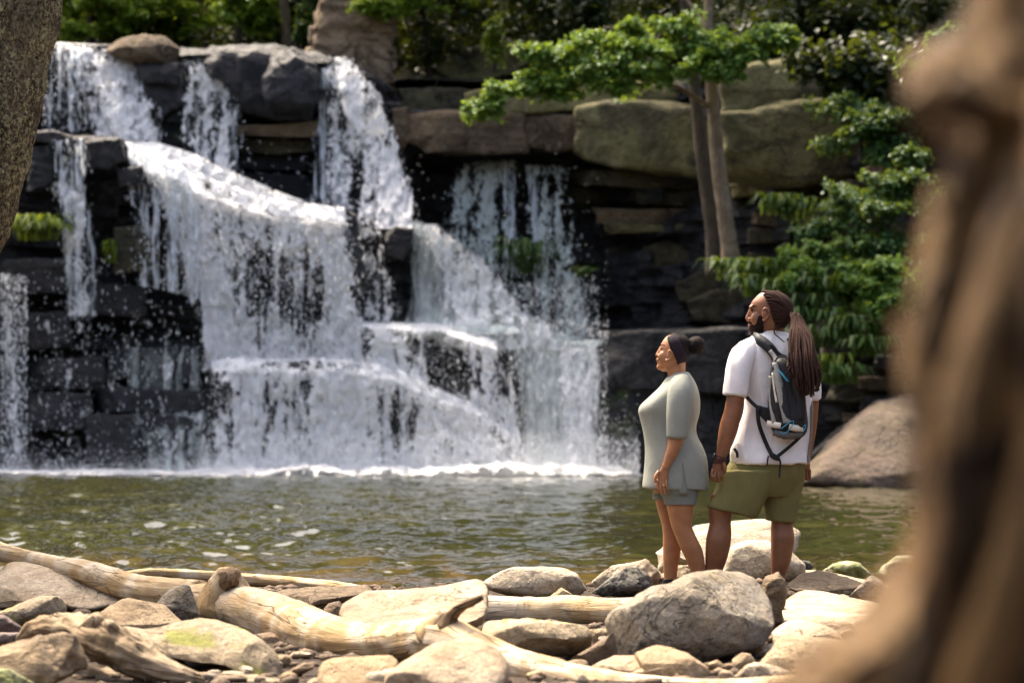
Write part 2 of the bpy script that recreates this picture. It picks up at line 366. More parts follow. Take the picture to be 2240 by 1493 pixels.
# ------------------------------------------------------------------ ground: one sheet, shore, river bed and gorge sides
def ground_z(x, y):
    z = GZ + 0.045 * fbm(np.stack([x*0.8, y*0.8, 0*x], 1), 3) + 0*x
    sh = sst(15.75, 18.2, y - 0.2*np.sin(x*0.9))
    z = z - sh * 1.25
    z = np.where(y > 75, 12.0 + (y - 75)*0.3, z)
    side = np.clip(np.abs(x - 1) - 15.5 - 0.02*np.clip(y, 0, 100), 0, 200)
    z = z + np.minimum(side*0.75, 26) * (0.8 + 0.2*np.sin(y*0.11))
    return z
xs = np.unique(np.concatenate([np.linspace(-420, -30, 40), np.linspace(-30, -6, 25), np.linspace(-6, 6, 150), np.linspace(6, 30, 25), np.linspace(30, 420, 40)]))
ys = np.unique(np.concatenate([np.linspace(-300, 0, 30), np.linspace(0, 8, 20), np.linspace(8, 22, 160), np.linspace(22, 74, 27), np.linspace(74.5, 520, 45)]))
X, Y = np.meshgrid(xs, ys)
GV = np.stack([X.ravel(), Y.ravel(), ground_z(X.ravel(), Y.ravel())], 1)
ground = obj('ground', GV, gridF(len(ys), len(xs)), MAT['soil'], origin=(0, 0, 0))
tag(ground, 'brown earth and gravel shore running down into the pool', kind='structure')

# ------------------------------------------------------------------ pool
D = 14.9 * (67.5 / 14.9) ** np.linspace(0, 1, 430)
u = np.linspace(-1, 1, 430)
X = u[None, :] * (D[:, None]*0.24 + 3.0); Y = D[:, None] + 0*X
p = np.stack([X.ravel(), Y.ravel(), 0*X.ravel()], 1)
wz = 0.050*fbm(p*np.array([1.5, 0.9, 1]), 2, 1) + 0.034*ridge(p*np.array([2.6, 1.5, 1]), 2, 2) + 0.008*fbm(p*np.array([6, 4, 1]), 2, 4)
wz *= np.clip(0.55 + 0.45*sst(17, 24, p[:, 1]), 0, 1)
wz *= 1 + 0.9*sst(0.5, -3.5, p[:, 0])
p[:, 2] = wz - 0.02
pool = obj('pool_water', p, gridF(430, 430), MAT['water'], origin=(0, 40, 0))
tag(pool, 'rippled green brown pool below the waterfall', kind='structure')

# ------------------------------------------------------------------ cliff relief the river falls over
def ip(x, pts): a = np.array(pts, float); return np.interp(x, a[:, 0], a[:, 1])
LIP = [(-700, 60), (100, 96), (250, 100), (420, 106), (690, 112), (720, 126), (800, 150), (860, 195), (890, 240), (1150, 242), (1300, 215), (1500, 170), (1700, 140), (2000, 120), (2800, 60)]
T25 = [(-700, 1100), (768, 1100), (780, 468), (900, 492), (1000, 562), (1100, 682), (1130, 748), (1140, 1100), (2800, 1100)]
T2 = [(-700, 300), (60, 291), (262, 300), (275, 312), (330, 340), (480, 404), (600, 442), (750, 457), (764, 480), (778, 702), (960, 708), (1090, 742), (1112, 800), (1140, 930), (1150, 760), (1180, 753), (1330, 749), (1340, 722), (2800, 690)]
T1 = [(-700, 1100), (440, 1100), (452, 810), (470, 788), (700, 786), (800, 796), (860, 806), (950, 850), (1050, 892), (1110, 942), (1160, 1036), (1200, 1100), (2800, 1100)]
def cliffD(px, py):
    nz = 6*fbm(np.stack([px*0.02, py*0.02, 0*px], 1), 2, 3)
    D = np.full(px.shape, 69.3)
    D += 1.3*sst(255, 285, py)*sst(455, 425, py)*sst(500, 530, px)*sst(705, 680, px)     # recess under the capping slab
    D += 1.6*sst(330, 345, py)*sst(880, 960, px)*sst(1420, 1280, px)                     # recess behind the lacy fall
    D += 0.9*sst(470, 520, py)*sst(560, 520, py)*0
    for T, lv in ((T25, 67.5), (T2, 66.1), (T1, 64.75)):
        c = ip(px, T) + nz; D += (lv - D)*sst(-4, 7, py - c)
    D += (1.7)*sst(780, 775, px)*0
    lip = ip(px, LIP) + nz*0.6
    D += np.clip(lip - py, 0, 400)*0.04 + 0.8*sst(0, 8, lip - py)
    D += -7.5*sst(1330, 2150, px) - 3*sst(2150, 2800, px)
    D += -1.0*sst(60, -500, px)*2
    # hollow left of the main fall
    D += 0.8*sst(300, 330, py)*sst(1000, 600, py)*sst(470, 420, px)*sst(0, 120, px)
    return D
pxs = np.linspace(-700, 2800, 520); pys = np.concatenate([np.linspace(-60, 40, 10), np.linspace(50, 1100, 330)])
PX, PY = np.meshgrid(pxs, pys); px = PX.ravel(); py = PY.ravel()
CD = cliffD(px, py)
W = PA(px, py, CD)
zz = W[:, 2] + 0.25*fbm(np.stack([W[:, 0]*0.35, 0*px, W[:, 2]*0.35], 1), 3, 5) + 0.02*W[:, 0]
lay = np.floor(zz/0.42 + 0.5*np.sin(zz*1.7)); hs = np.modf(np.abs(np.sin(lay*12.9898 + np.floor(W[:, 0]/2.2 + lay*0.37)*4.1)*43758.5))[0]
below = sst(0, 14, py - ip(px, LIP))
CD = CD + below*(-(hs - 0.5)*0.75 + 0.35*fbm(W*np.array([0.5, 0.5, 0.9]), 4, 7) - 0.25*ridge(W*np.array([0.9, 0.5, 2.2]), 3, 9)) + (1-below)*0.5*fbm(W*0.7, 3, 8)
lipp = ip(px, LIP) + 0.6*6*fbm(np.stack([px*0.02, py*0*0.02 + 2, 0*px], 1), 2, 3)
CV = PA(px, np.maximum(py, lipp - 1), CD)          # the top runs back level from the lip
cliff = obj('cliff', CV, gridF(len(pys), len(pxs)), MAT['wet'], origin=(0, 66, 0), smooth=True)
tag(cliff, 'dark wet layered rock face behind and beside the waterfall', kind='structure')

# ------------------------------------------------------------------ wooded slope behind the falls
hx = np.linspace(-90, 90, 90); hy = np.linspace(70.5, 150, 60)
X, Y = np.meshgrid(hx, hy); q = np.stack([X.ravel(), Y.ravel(), 0*X.ravel()], 1)
q[:, 2] = 11.2 + (q[:, 1]-70.5)*0.16 + np.clip(q[:, 1]-84, 0, 99)*0.5 + sst(2, 9, q[:, 0])*np.clip(q[:, 1]-72, 0, 60)*0.55 + 1.0*fbm(q*0.12, 4, 2)
hill = obj('hillside', q, gridF(60, 90), MAT['hillsoil'], origin=(0, 80, 0)); tag(hill, 'dark wooded slope rising above the waterfall', kind='structure')

# ------------------------------------------------------------------ blocks and boulders (outline + real thickness)
def resample(poly, n, sm=2):
    p = np.asarray(poly, float); q = np.vstack([p, p[:1]])
    L = np.concatenate([[0], np.cumsum(np.linalg.norm(np.diff(q, axis=0), axis=1))])
    t = np.linspace(0, L[-1], n, endpoint=False)
    o = np.stack([np.interp(t, L, q[:, 0]), np.interp(t, L, q[:, 1])], 1)
    for _ in range(sm): o = 0.5*o + 0.25*(np.roll(o, 1, 0) + np.roll(o, -1, 0))
    return o
def blob(poly, D, T, k=2.6, tilt=0.0, ay=None, n=72, m=14, rough=0.05, facets=7, seed=0, spine=0.75, fs=1.0, gl=0.0, sm=2, cr=0.012, fy=1.6):
    """closed stone: outline poly seen from the camera side, half thickness T, tilt leans its top away"""
    o = resample(poly, n, sm); mn = o.min(0); mx = o.max(0); c = o.mean(0) * 0.4 + 0.3*(mn + mx)
    wpx, hpx = mx - mn; s = D/FPX
    if ay is None: ay = c[1]
    half = max(0, (wpx - hpx)*0.5)*spine
    tgt = np.stack([np.clip(o[:, 0], c[0]-half, c[0]+half), np.full(n, ay)], 1)
    if wpx < hpx:
        hv = (hpx - wpx)*0.5*spine; tgt = np.stack([np.full(n, c[0]), np.clip(o[:, 1], ay-hv, ay+hv)], 1)
    D0 = D + tilt*((mn[1]+mx[1])/2 - o[:, 1])/max(hpx, 1)*2
    Dc = D + tilt*((mn[1]+mx[1])/2 - tgt[:, 1])/max(hpx, 1)*2
    rows = []
    th = np.concatenate([np.linspace(-math.pi/2, 0, m)[:-1], np.linspace(0, math.pi/2, m)])
    for a in th:
        ca = max(math.cos(a), 0)**(2/k) if abs(abs(a)-math.pi/2) > 1e-6 else 0.0; sa = abs(math.sin(a))**(2/k)*(1 if a > 0 else -1)
        q = tgt + (o - tgt)*ca; d = Dc + (D0 - Dc)*ca + T*sa
        rows.append(PA(q[:, 0], q[:, 1], d))
    V = np.concatenate(rows); nr = len(th)
    C = V.mean(0); size = max(wpx*s, hpx*s)
    rs = np.random.RandomState(seed + 5)
    for j in range(facets):
        nv = rs.normal(size=3); nv[1] = -abs(nv[1])*fy; nv /= np.linalg.norm(nv)
        pr = (V - C) @ nv; off = np.quantile(pr, rs.uniform(0.86, 0.97))
        e = np.clip(pr - off, 0, None); V = V - (e*0.85)[:, None]*nv
    dirs = V - C; dirs /= np.linalg.norm(dirs, axis=1)[:, None] + 1e-9
    q = (V - C)/size*fs
    disp = rough*(0.9*fbm(q*3.0, 4, seed) + 0.55*ridge(q*5.0 + 3, 3, seed+1)*0.6 + 0.25*fbm(q*14, 3, seed+2))
    ca_, sa_ = math.cos(rs.uniform(0.4, 1.2)), math.sin(rs.uniform(0.4, 1.2))
    q2 = np.stack([(q[:, 0]*ca_ + q[:, 2]*sa_)*7, q[:, 1]*3, (-q[:, 0]*sa_ + q[:, 2]*ca_)*1.6], 1); disp += cr*ridge(q2, 3, seed+6)
    if gl: disp += gl*np.sin((q[:, 2] + 0.3*fbm(q*2, 2, seed))*26)*0.012
    V = V + dirs*(disp*size)[:, None]
    F = gridF(nr, n, True)
    return V, [F[:, ::-1]]
def slab(parent, poly, D, T, mat, seed, **kw):
    kw.setdefault('k', 14); kw.setdefault('rough', 0.035); kw.setdefault('n', 96); kw.setdefault('m', 16); kw.setdefault('facets', 1); kw.setdefault('gl', 1.0); kw.setdefault('sm', 0)
    V, F = blob(poly, D, T, seed=seed, **kw)
    return obj('rock_slab', V, F, MAT[mat], parent, origin=tuple(V.mean(0)))
def box(x0, y0, x1, y1, j=0, sk=0):
    rr = np.random.RandomState(int(x0*7+y0*3+j) % 99991); a = lambda s=6: rr.uniform(-s, s)
    return [(x0+a(), y0+a()), ((x0+x1)/2+a(), y0+a(4)), (x1+a(), y0+sk+a()), (x1+a(4), (y0+y1)/2+sk+a()), (x1+a(), y1+sk+a()), ((x0+x1)/2, y1+sk/2+a(5)), (x0+a(), y1+a()), (x0+a(4), (y0+y1)/2)]
SL = [  # outline, distance, half thickness, material
 # cap rocks at the lip
 ([(425,112),(470,103),(560,102),(640,104),(690,125),(692,200),(680,262),(600,262),(520,240),(500,190),(450,160)], 69.2, 0.9, 'wetgrey', dict(k=5, facets=7, rough=0.06)),
 ([(590,130),(640,108),(690,130),(694,210),(676,262),(600,252),(570,200)], 68.4, 0.7, 'wetgrey', dict(k=5, facets=7, rough=0.06)),
 ([(300,150),(360,140),(402,150),(400,230),(350,260),(305,220)], 69.3, 0.7, 'wet'),
 ([(340,230),(400,240),(400,380),(350,330)], 69.6, 0.5, 'wet'),
 (box(515,270,690,300), 69.4, 0.7, 'cliffbrown'), (box(520,306,690,336), 69.8, 0.6, 'cliff'), (box(515,340,690,372), 70.2, 0.6, 'wet'),
 (box(525,378,700,440), 70.3, 0.6, 'wet'),
 # ledges at the left
 ([(60,288),(120,286),(160,300),(110,312),(60,310)], 65.6, 0.6, 'wet'), ([(185,308),(262,302),(275,345),(240,372),(190,365)], 65.6, 0.7, 'wet'),
 ([(255,372),(310,362),(322,400),(262,410)], 65.5, 0.5, 'wet'), ([(70,320),(110,318),(125,400),(60,420)], 65.6, 0.5, 'wet'),
 ([(250,500),(330,490),(340,590),(250,600)], 65.6, 0.5, 'cliff'), ([(20,690),(150,680),(160,760),(30,770)], 65.9, 0.5, 'wet'),
 (box(0,570,160,640), 66.0, 0.5, 'wet'), (box(170,620,320,690), 66.1, 0.5, 'wet'), (box(60,780,230,850), 65.9, 0.6, 'wet'),
 (box(240,760,420,830), 65.7, 0.6, 'wetgrey'), (box(60,860,200,940), 65.6, 0.6, 'wet'), (box(210,850,450,900), 65.4, 0.6, 'wetgrey'),
 (box(190,910,300,1010), 65.2, 0.6, 'wet'), (box(310,910,460,1000), 65.2, 0.5, 'wetgrey'),
 # wet rocks standing out of the white water
 ([(750,462),(778,470),(795,560),(800,640),(775,650),(758,560)], 66.0, 0.5, 'wet'),
 ([(838,505),(870,495),(905,500),(900,530),(880,570),(850,560)], 66.5, 0.7, 'wet'),
 ([(875,530),(920,545),(960,690),(890,695),(872,620)], 67.0, 0.4, 'wetgrey'),
 # brown slab course right of the falls
 ([(893,250),(960,245),(1060,246),(1142,248),(1146,334),(1060,336),(940,332),(905,310),(893,285)], 68.8, 1.0, 'cliffbrown'),
 ([(1146,254),(1200,250),(1272,252),(1274,322),(1210,332),(1148,318)], 69.1, 0.9, 'cliffbrown'),
 ([(1268,236),(1330,222),(1440,228),(1540,238),(1600,250),(1606,396),(1500,384),(1400,372),(1300,352),(1270,330)], 68.0, 1.1, 'lichen'),
 ([(1590,250),(1700,228),(1800,226),(1900,258),(1965,320),(1950,360),(1850,388),(1720,402),(1650,398),(1592,394)], 66.4, 1.2, 'lichen'),
 ([(1585,160),(1660,140),(1780,130),(1880,150),(1900,230),(1790,238),(1650,262),(1590,262)], 67.0, 1.1, 'lichen'),
 ([(1040,205),(1120,178),(1240,168),(1360,178),(1480,180),(1590,170),(1592,232),(1450,226),(1330,238),(1150,248),(1050,246)], 68.8, 1.2, 'lichen'),
 ([(955,150),(1020,110),(1110,92),(1180,120),(1110,165),(1000,190)], 70.5, 0.9, 'lichen'),
 (box(880,195,1040,242), 70.0, 0.8, 'cliff'), ([(860,240),(895,235),(900,300),(880,330),(862,290)], 69.2, 0.5, 'cliffbrown'),
 (box(1900,150,2080,250), 64.0, 0.9, 'cliff'), (box(1820,130,1960,225), 65.3, 0.9, 'cliff'), (box(1960,255,2120,380), 62.6, 1.1, 'cliff'),
 # thinner beds under the slabs
 ([(1255,375),(1340,372),(1450,385),(1555,395),(1550,415),(1400,410),(1260,400)], 68.2, 0.8, 'cliff'),
 (box(1258,412,1400,440), 68.3, 0.8, 'cliff'), (box(1395,418,1555,450), 68.0, 0.8, 'cliff'),
 (box(1310,455,1560,488), 67.6, 0.9, 'cliffbrown'), (box(1330,490,1530,512), 67.5, 0.9, 'lichen'), (box(1262,445,1330,520), 68.8, 0.7, 'wet'),
 (box(1600,402,1700,432), 66.3, 0.7, 'lichen'), (box(1610,436,1690,462), 66.2, 0.7, 'cliff'), (box(1700,408,1850,452), 65.6, 0.9, 'cliff'),
 (box(1640,465,1780,492), 65.9, 0.8, 'cliffbrown'), (box(1640,496,1790,530), 65.8, 0.8, 'cliff'), (box(1760,455,1880,520), 65.2, 0.8, 'lichen'), (box(1850,400,2000,520), 64.0, 1.0, 'cliff'),
 # boulders of the lower right
 ([(1330,545),(1380,532),(1400,560),(1390,610),(1330,612)], 67.6, 0.8, 'cliff'), ([(1410,540),(1460,524),(1510,548),(1512,585),(1415,584)], 67.0, 0.8, 'cliff'),
 (box(1300,600,1390,650), 67.8, 0.7, 'wet'), ([(1400,615),(1440,590),(1520,600),(1530,640),(1430,650)], 66.9, 0.8, 'wet'),
 ([(1480,620),(1530,596),(1600,605),(1630,650),(1560,670),(1490,660)], 66.0, 0.9, 'cliff'), ([(1510,660),(1570,632),(1650,640),(1690,690),(1600,710),(1520,700)], 65.2, 0.9, 'cliff'),
 ([(1380,660),(1440,640),(1480,680),(1460,715),(1390,712)], 66.8, 0.8, 'wet'), (box(1290,660,1375,715), 67.6, 0.7, 'wet'),
 (box(1640,560,1760,640), 65.0, 0.8, 'cliff'), (box(1660,650,1800,720), 64.4, 0.8, 'cliff'), (box(1800,690,1950,790), 63.2, 0.9, 'cliff'), (box(1820,800,1960,880), 62.6, 0.9, 'cliff'),
 # dark wall behind the walkers
 (box(1325,725,1520,850), 66.3, 0.9, 'wet'), (box(1500,722,1720,860), 65.4, 0.9, 'wet'), (box(1700,730,1830,870), 64.3, 0.9, 'wet'),
 (box(1320,850,1500,1045), 65.6, 0.9, 'wet'), (box(1490,855,1700,1050), 64.8, 0.9, 'wet'), (box(1690,860,1850,1055), 63.6, 0.9, 'wet'),
]
OFF = {'lichen': -0.25, 'cliffbrown': 0.0, 'cliff': 0.15, 'wet': 0.3, 'wetgrey': 0.1, 'brown': 0.0}
def add_slab(i, poly, D_, T_, m_, kw={}):
    pl = np.array(poly, float); c = (pl.min(0) + pl.max(0))/2
    if c[0] > 880: pl = c + (pl - c)*np.array([1.05, 1.02]); poly = pl
    if c[0] > 880: D_ = float(cliffD(np.array([c[0]]), np.array([c[1]]))[0]) + OFF[m_] + (0.6 if 400 < c[1] < 720 else 0)
    slab(cliff, poly, D_, T_, m_, seed=i*3 + 1, **kw)
for i, a in enumerate(SL): add_slab(i, *a)
rs = np.random.RandomState(21)                        # courses of smaller blocks further along the wall
for j, yy in enumerate(range(150, 1040, 42)):
    xx = 1850 + rs.uniform(0, 60)
    while xx < 2300:
        wd = rs.uniform(60, 190); hh = rs.uniform(30, 46)
        add_slab(200 + j, box(xx, yy, xx + wd, yy + hh), 60, 0.7, ['cliff', 'wet', 'cliff', 'cliffbrown'][rs.randint(4)]); xx += wd + rs.uniform(-5, 25)

# ------------------------------------------------------------------ the waterfall
fall = empty('waterfall', P(760, 1040, 64.4))
tag(fall, 'white waterfall tumbling over dark rock ledges into the pool', 'waterfall')
DROPS = []
def cascade(rows, mat, dens=0.6, nu=70, nv=90, lump=0.10, seed=0, drops=0, edge=0.35, top=0.0, bot=0.0, name='cascade', slope=0.0, dspread=0.25):
    """rows: py, x left, x right, distance (top to bottom)"""
    r = catmull(np.array(rows, float), 8); t = np.linspace(0, 1, len(r)); tv = np.linspace(0, 1, nv)
    r = np.stack([np.interp(tv, t, r[:, k]) for k in range(4)], 1)
    u = np.linspace(0, 1, nu)
    px = r[:, 1:2] + (r[:, 2:3] - r[:, 1:2])*u[None]; py = r[:, 0:1] + slope*(u[None]-0.5) + 0*px; D_ = r[:, 3:4] + 0*px
    L = np.concatenate([[0], np.cumsum(np.abs(np.diff(r[:, 0])) + 0.6*np.abs(np.diff(r[:, 3]))*FPX/66)])*66/FPX
    wm = px*66/FPX
    uv = np.stack([wm.ravel(), (L[:, None] + 0*px).ravel(), np.full(px.size, seed*7.3)], 1)
    nq = np.stack([uv[:, 0]*1.6, uv[:, 1]*0.7, np.full(len(uv), seed*3.1)], 1)
    lumpn = lump*(1.3*fbm(nq*1.6, 3, seed) + 0.7*fbm(nq*5, 2, seed+1))
    V = PA(px.ravel(), py.ravel(), D_.ravel() - lumpn*1.6)
    U = (u[None] + 0*px).ravel(); Tv = (tv[:, None] + 0*px).ravel()
    ed = np.minimum(U, 1-U); jag = 0.10*fbm(np.stack([uv[:, 1]*1.5, U*3, 0*U], 1), 3, seed+2)
    dn = dens - edge*np.clip(1 - (ed + jag)/0.16, 0, 1.6) + top*np.clip(1-Tv/0.15, 0, 1) + bot*np.clip((Tv-0.75)/0.25, 0, 1)
    dn = dn + 0.22*fbm(np.stack([uv[:, 0]*0.5, uv[:, 1]*0.25, 0*U + seed], 1), 2)
    o = obj(name, V, gridF(nv, nu), MAT[mat], fall, attrs={'wuv': (uv, 'FLOAT_VECTOR'), 'dens': (dn, 'FLOAT')})
    if drops:
        rs = np.random.RandomState(seed + 40); i = rs.randint(0, len(V), drops)
        pr = np.clip(dn[i] + 0.2, 0.05, 1); keep = rs.rand(drops) < pr*0.5
        q = V[i[keep]] + rs.normal(size=(keep.sum(), 3))*np.array([0.10, 0.0, 0.0]) - np.abs(rs.normal(size=(keep.sum(), 1)))*np.array([0, 0, 0.2]); q[:, 1] -= rs.rand(keep.sum())*dspread
        DROPS.append(q)
    return o
# upper left
cascade([(97,105,305,70.4),(112,120,310,69.2),(200,150,345,68.7),(310,205,362,68.3),(340,255,368,67.8)], 'fall', 0.52, seed=1, drops=2600, bot=0.25, slope=10)
cascade([(97,95,200,70.2),(112,97,195,69.0),(200,92,190,68.7),(288,80,200,68.5)], 'veil', 0.42, seed=2, drops=800)
cascade([(130,190,290,69.0),(210,215,330,68.4),(305,235,352,68.0)], 'fall', 0.40, seed=21, drops=1200)
# middle strand
cascade([(106,392,432,70.6),(118,396,440,69.4),(160,398,495,68.8),(250,396,515,68.5),(330,398,518,68.2),(402,402,515,67.7)], 'fall', 0.44, seed=3, drops=2600)
cascade([(190,440,530,68.7),(300,450,540,68.4),(400,440,520,68.0)], 'veil', 0.36, seed=31, drops=700)
# right upper
cascade([(126,690,765,70.4),(135,692,780,69.2),(210,700,838,68.7),(330,700,885,68.3),(430,690,908,67.6),(490,720,918,67.0)], 'fall', 0.32, seed=4, drops=3400)
cascade([(132,720,772,69.0),(210,740,836,68.4),(330,775,882,68.0),(430,785,908,67.3),(500,800,915,66.6)], 'fall', 0.50, seed=41, drops=1600)
cascade([(150,690,740,68.9),(300,682,760,68.6),(450,672,770,68.2)], 'veil', 0.45, seed=42, drops=700)
# left ledge streams
cascade([(300,100,200,65.3),(318,108,198,64.9),(420,115,200,64.8),(520,125,210,64.8),(700,140,230,64.8)], 'veil', 0.38, seed=5, drops=900)
cascade([(398,118,150,64.9),(450,135,190,64.7),(560,140,195,64.6),(690,145,215,64.6)], 'fall', 0.48, seed=51, drops=1500)
cascade([(600,-60,40,64.5),(800,-60,50,64.4),(1035,-60,60,64.3)], 'fall', 0.22, seed=52, drops=2500, dspread=0.5)
cascade([(700,60,460,65.0),(850,60,462,64.9),(1035,20,465,64.4)], 'fall', 0.12, seed=53, drops=1500, bot=0.1, edge=0.1)
cascade([(760,230,460,65.1),(880,260,462,64.9),(960,300,462,64.6),(1035,320,465,64.2)], 'slide', 0.26, seed=54, drops=1000, bot=0.2)
# diagonal crest and the wide middle tier
DIA = [(275, 312), (330, 340), (480, 404), (600, 442), (750, 457), (764, 470)]
def tier(x0, x1, top, bot, D0, D1, **kw):
    """a sheet whose upper edge follows a crest line; x0,x1 = (top,bottom) spans"""
    nu, nv = kw.pop('nu', 130), kw.pop('nv', 110); seed = kw['seed']; dens = kw['dens']
    u = np.linspace(0, 1, nu); v = np.linspace(0, 1, nv)
    U, Vv = np.meshgrid(u, v)
    xt = x0[0] + (x1[0]-x0[0])*U; xb = x0[1] + (x1[1]-x0[1])*U
    yt = ip(xt, top); yb = ip(xb, bot); f = Vv
    px = xt + (xb-xt)*f**0.8; py = yt + (yb-yt)*f
    D_ = D0 + (D1-D0)*sst(0, 0.12, Vv)*0.75 + (D1-D0)*0.25*Vv
    L = Vv*(yb-yt).mean()*66/FPX
    uv = np.stack([(px*66/FPX).ravel(), L.ravel(), np.full(px.size, seed*7.3)], 1)
    nq = np.stack([uv[:, 0]*1.6, uv[:, 1]*0.8, np.full(len(uv), seed*3.1)], 1)
    lumpn = kw.get('lump', 0.12)*(1.3*fbm(nq*1.4, 3, seed) + 0.7*fbm(nq*5, 2, seed+1))
    W = PA(px.ravel(), py.ravel() - 5*np.clip(fbm(nq*4, 2, seed+5), 0, 1)*(Vv.ravel() < 0.06), D_.ravel() - lumpn*1.6)
    Uf, Vf = U.ravel(), Vv.ravel(); ed = np.minimum(Uf - (-1 if kw.get('lopen') else 0), (2 if kw.get('ropen') else 1) - Uf)
    jag = 0.08*fbm(np.stack([uv[:, 1]*1.5, Uf*3, 0*Uf], 1), 3, seed+2)
    dn = dens - 0.4*np.clip(1 - (ed + jag)/0.06, 0, 1.5) + kw.get('crest', 0.35)*np.clip(1 - Vf/0.2, 0, 1) + kw.get('base', 0.0)*np.clip((Vf-0.7)/0.3, 0, 1)
    dn = dn + kw.get('var', 0.3)*fbm(np.stack([uv[:, 0]*0.55, uv[:, 1]*0.3, 0*Uf + seed], 1), 2)
    if 'fn' in kw: dn = dn + kw['fn'](px.ravel(), py.ravel())
    obj('cascade', W, gridF(nv, nu), MAT[kw.get('mat', 'fall')], fall, attrs={'wuv': (uv, 'FLOAT_VECTOR'), 'dens': (dn, 'FLOAT')})
    n = kw.get('drops', 0)
    if n:
        rs = np.random.RandomState(seed + 40); i = rs.randint(0, len(W), n); keep = rs.rand(n) < np.clip(dn[i] + 0.25, 0.05, 1)*0.5
        q = W[i[keep]] + rs.normal(size=(keep.sum(), 3))*np.array([0.11, 0, 0.06]); q[:, 1] -= rs.rand(keep.sum())*0.3; DROPS.append(q)
lo = [(250, 816), (460, 811), (800, 811)]
tier((285, 462), (768, 800), DIA, lo, 66.6, 65.1, seed=6, dens=0.47, crest=0.45, base=0.25, drops=9000,
     fn=lambda x, y: 0.30*np.exp(-((x-(400+0.22*(y-420)))/55)**2) + 0.35*np.exp(-((x-(725+0.12*(y-460)))/34)**2) - 0.30*np.exp(-((x-670)/70)**2-((y-650)/80)**2) - 0.22*np.exp(-((x-560)/40)**2-((y-620)/90)**2))
tier((300, 440), (760, 795), DIA, lo, 66.9, 65.35, seed=61, dens=0.16, crest=0.4, base=0.2, drops=3000)
tier((268, 300), (420, 470), DIA, [(200, 600), (470, 660)], 66.4, 65.0, seed=62, dens=0.30, crest=0.3, mat='veil', drops=2500, nu=70)
cascade([(310,262,340,67.6),(335,275,420,67.0),(380,320,520,66.5),(430,420,640,66.1),(470,500,770,65.6),(500,540,790,65.2)], 'fall', 0.74, seed=63, drops=1200, edge=0.2, bot=-0.9)
def off(T, d): return [(x, y + d) for x, y in T]
tier((270, 300), (768, 778), off(DIA, -6), off(DIA, 40), 66.5, 65.1, seed=64, dens=0.5, crest=-0.2, base=-0.9, nu=150, nv=24, var=0.35, lump=0.10)
# between the middle tier and the right
cascade([(455,775,830,66.6),(560,785,850,66.2),(640,790,872,66.0),(712,785,890,65.8)], 'fall', 0.36, seed=7, drops=1600)
cascade([(485,868,925,66.8),(530,890,985,66.8),(600,900,1060,66.8),(670,895,1130,66.4),(725,880,1210,66.0),(758,880,1290,65.9)], 'slide', 0.60, seed=8, drops=900, lump=0.05)
cascade([(490,900,960,66.7),(560,935,1050,66.6),(640,960,1130,66.4),(720,960,1220,65.9),(765,980,1300,65.8)], 'fall', 0.44, seed=81, drops=2600)
# second lower step
S2 = [(780, 703), (960, 708), (1090, 742), (1115, 760)]
tier((785, 780), (1100, 1150), S2, [(780, 800), (860, 815), (950, 860), (1050, 900), (1150, 985)], 65.9, 64.6, seed=9, dens=0.42, crest=0.5, base=0.1, drops=4000,
     fn=lambda x, y: -0.35*np.exp(-((x-985)/55)**2-((y-810)/70)**2) - 0.2*np.exp(-((x-1090)/30)**2-((y-850)/60)**2))
cascade([(705,790,1120,66.4),(716,785,1130,65.9),(730,785,1140,65.7)], 'slide', 0.9, seed=91, drops=300, edge=0.1)
# lowest step
S1 = [(440, 800), (470, 786), (700, 784), (800, 794), (860, 804), (950, 848), (1050, 890), (1110, 940), (1165, 1020)]
fl = [(400, 1044), (1300, 1044)]
tier((452, 458), (1150, 1165), S1, fl, 65.0, 63.9, seed=10, dens=0.50, crest=0.35, base=0.25, drops=12000, nu=190, nv=90,
     fn=lambda x, y: -0.25*np.exp(-((x-880)/60)**2-((y-930)/60)**2) + 0.25*np.exp(-((x-760)/40)**2) + 0.2*np.exp(-((x-(1000+(y-900)*0.7))/50)**2))
tier((470, 458), (1140, 1150), S1, fl, 65.2, 64.1, seed=101, dens=0.20, crest=0.3, base=0.3, drops=3000, nu=170, nv=80)
cascade([(795,455,810,65.6),(792,460,812,65.0),(812,462,850,64.6),(830,462,880,64.3)], 'fall', 0.72, seed=102, drops=500, edge=0.2)
tier((455, 458), (1120, 1150), off(S1, -4), off(S1, 34), 65.2, 64.0, seed=103, dens=0.46, crest=-0.2, base=-0.9, nu=190, nv=20, var=0.35, lump=0.10)
# right smooth fall
cascade([(742,1100,1330,68.2),(752,1110,1332,66.6),(765,1115,1318,66.0),(860,1130,1312,65.6),(960,1140,1306,65.2),(1042,1140,1300,64.6)], 'slide', 0.78, seed=12, drops=2200, lump=0.06, edge=0.5)
cascade([(760,1205,1316,66.0),(860,1220,1312,65.4),(960,1230,1306,65.0),(1042,1225,1306,64.4)], 'fall', 0.50, seed=121, drops=1200)
cascade([(742,1290,1338,66.6),(750,1240,1338,66.2),(758,1240,1330,66.1)], 'slide', 0.85, seed=122)
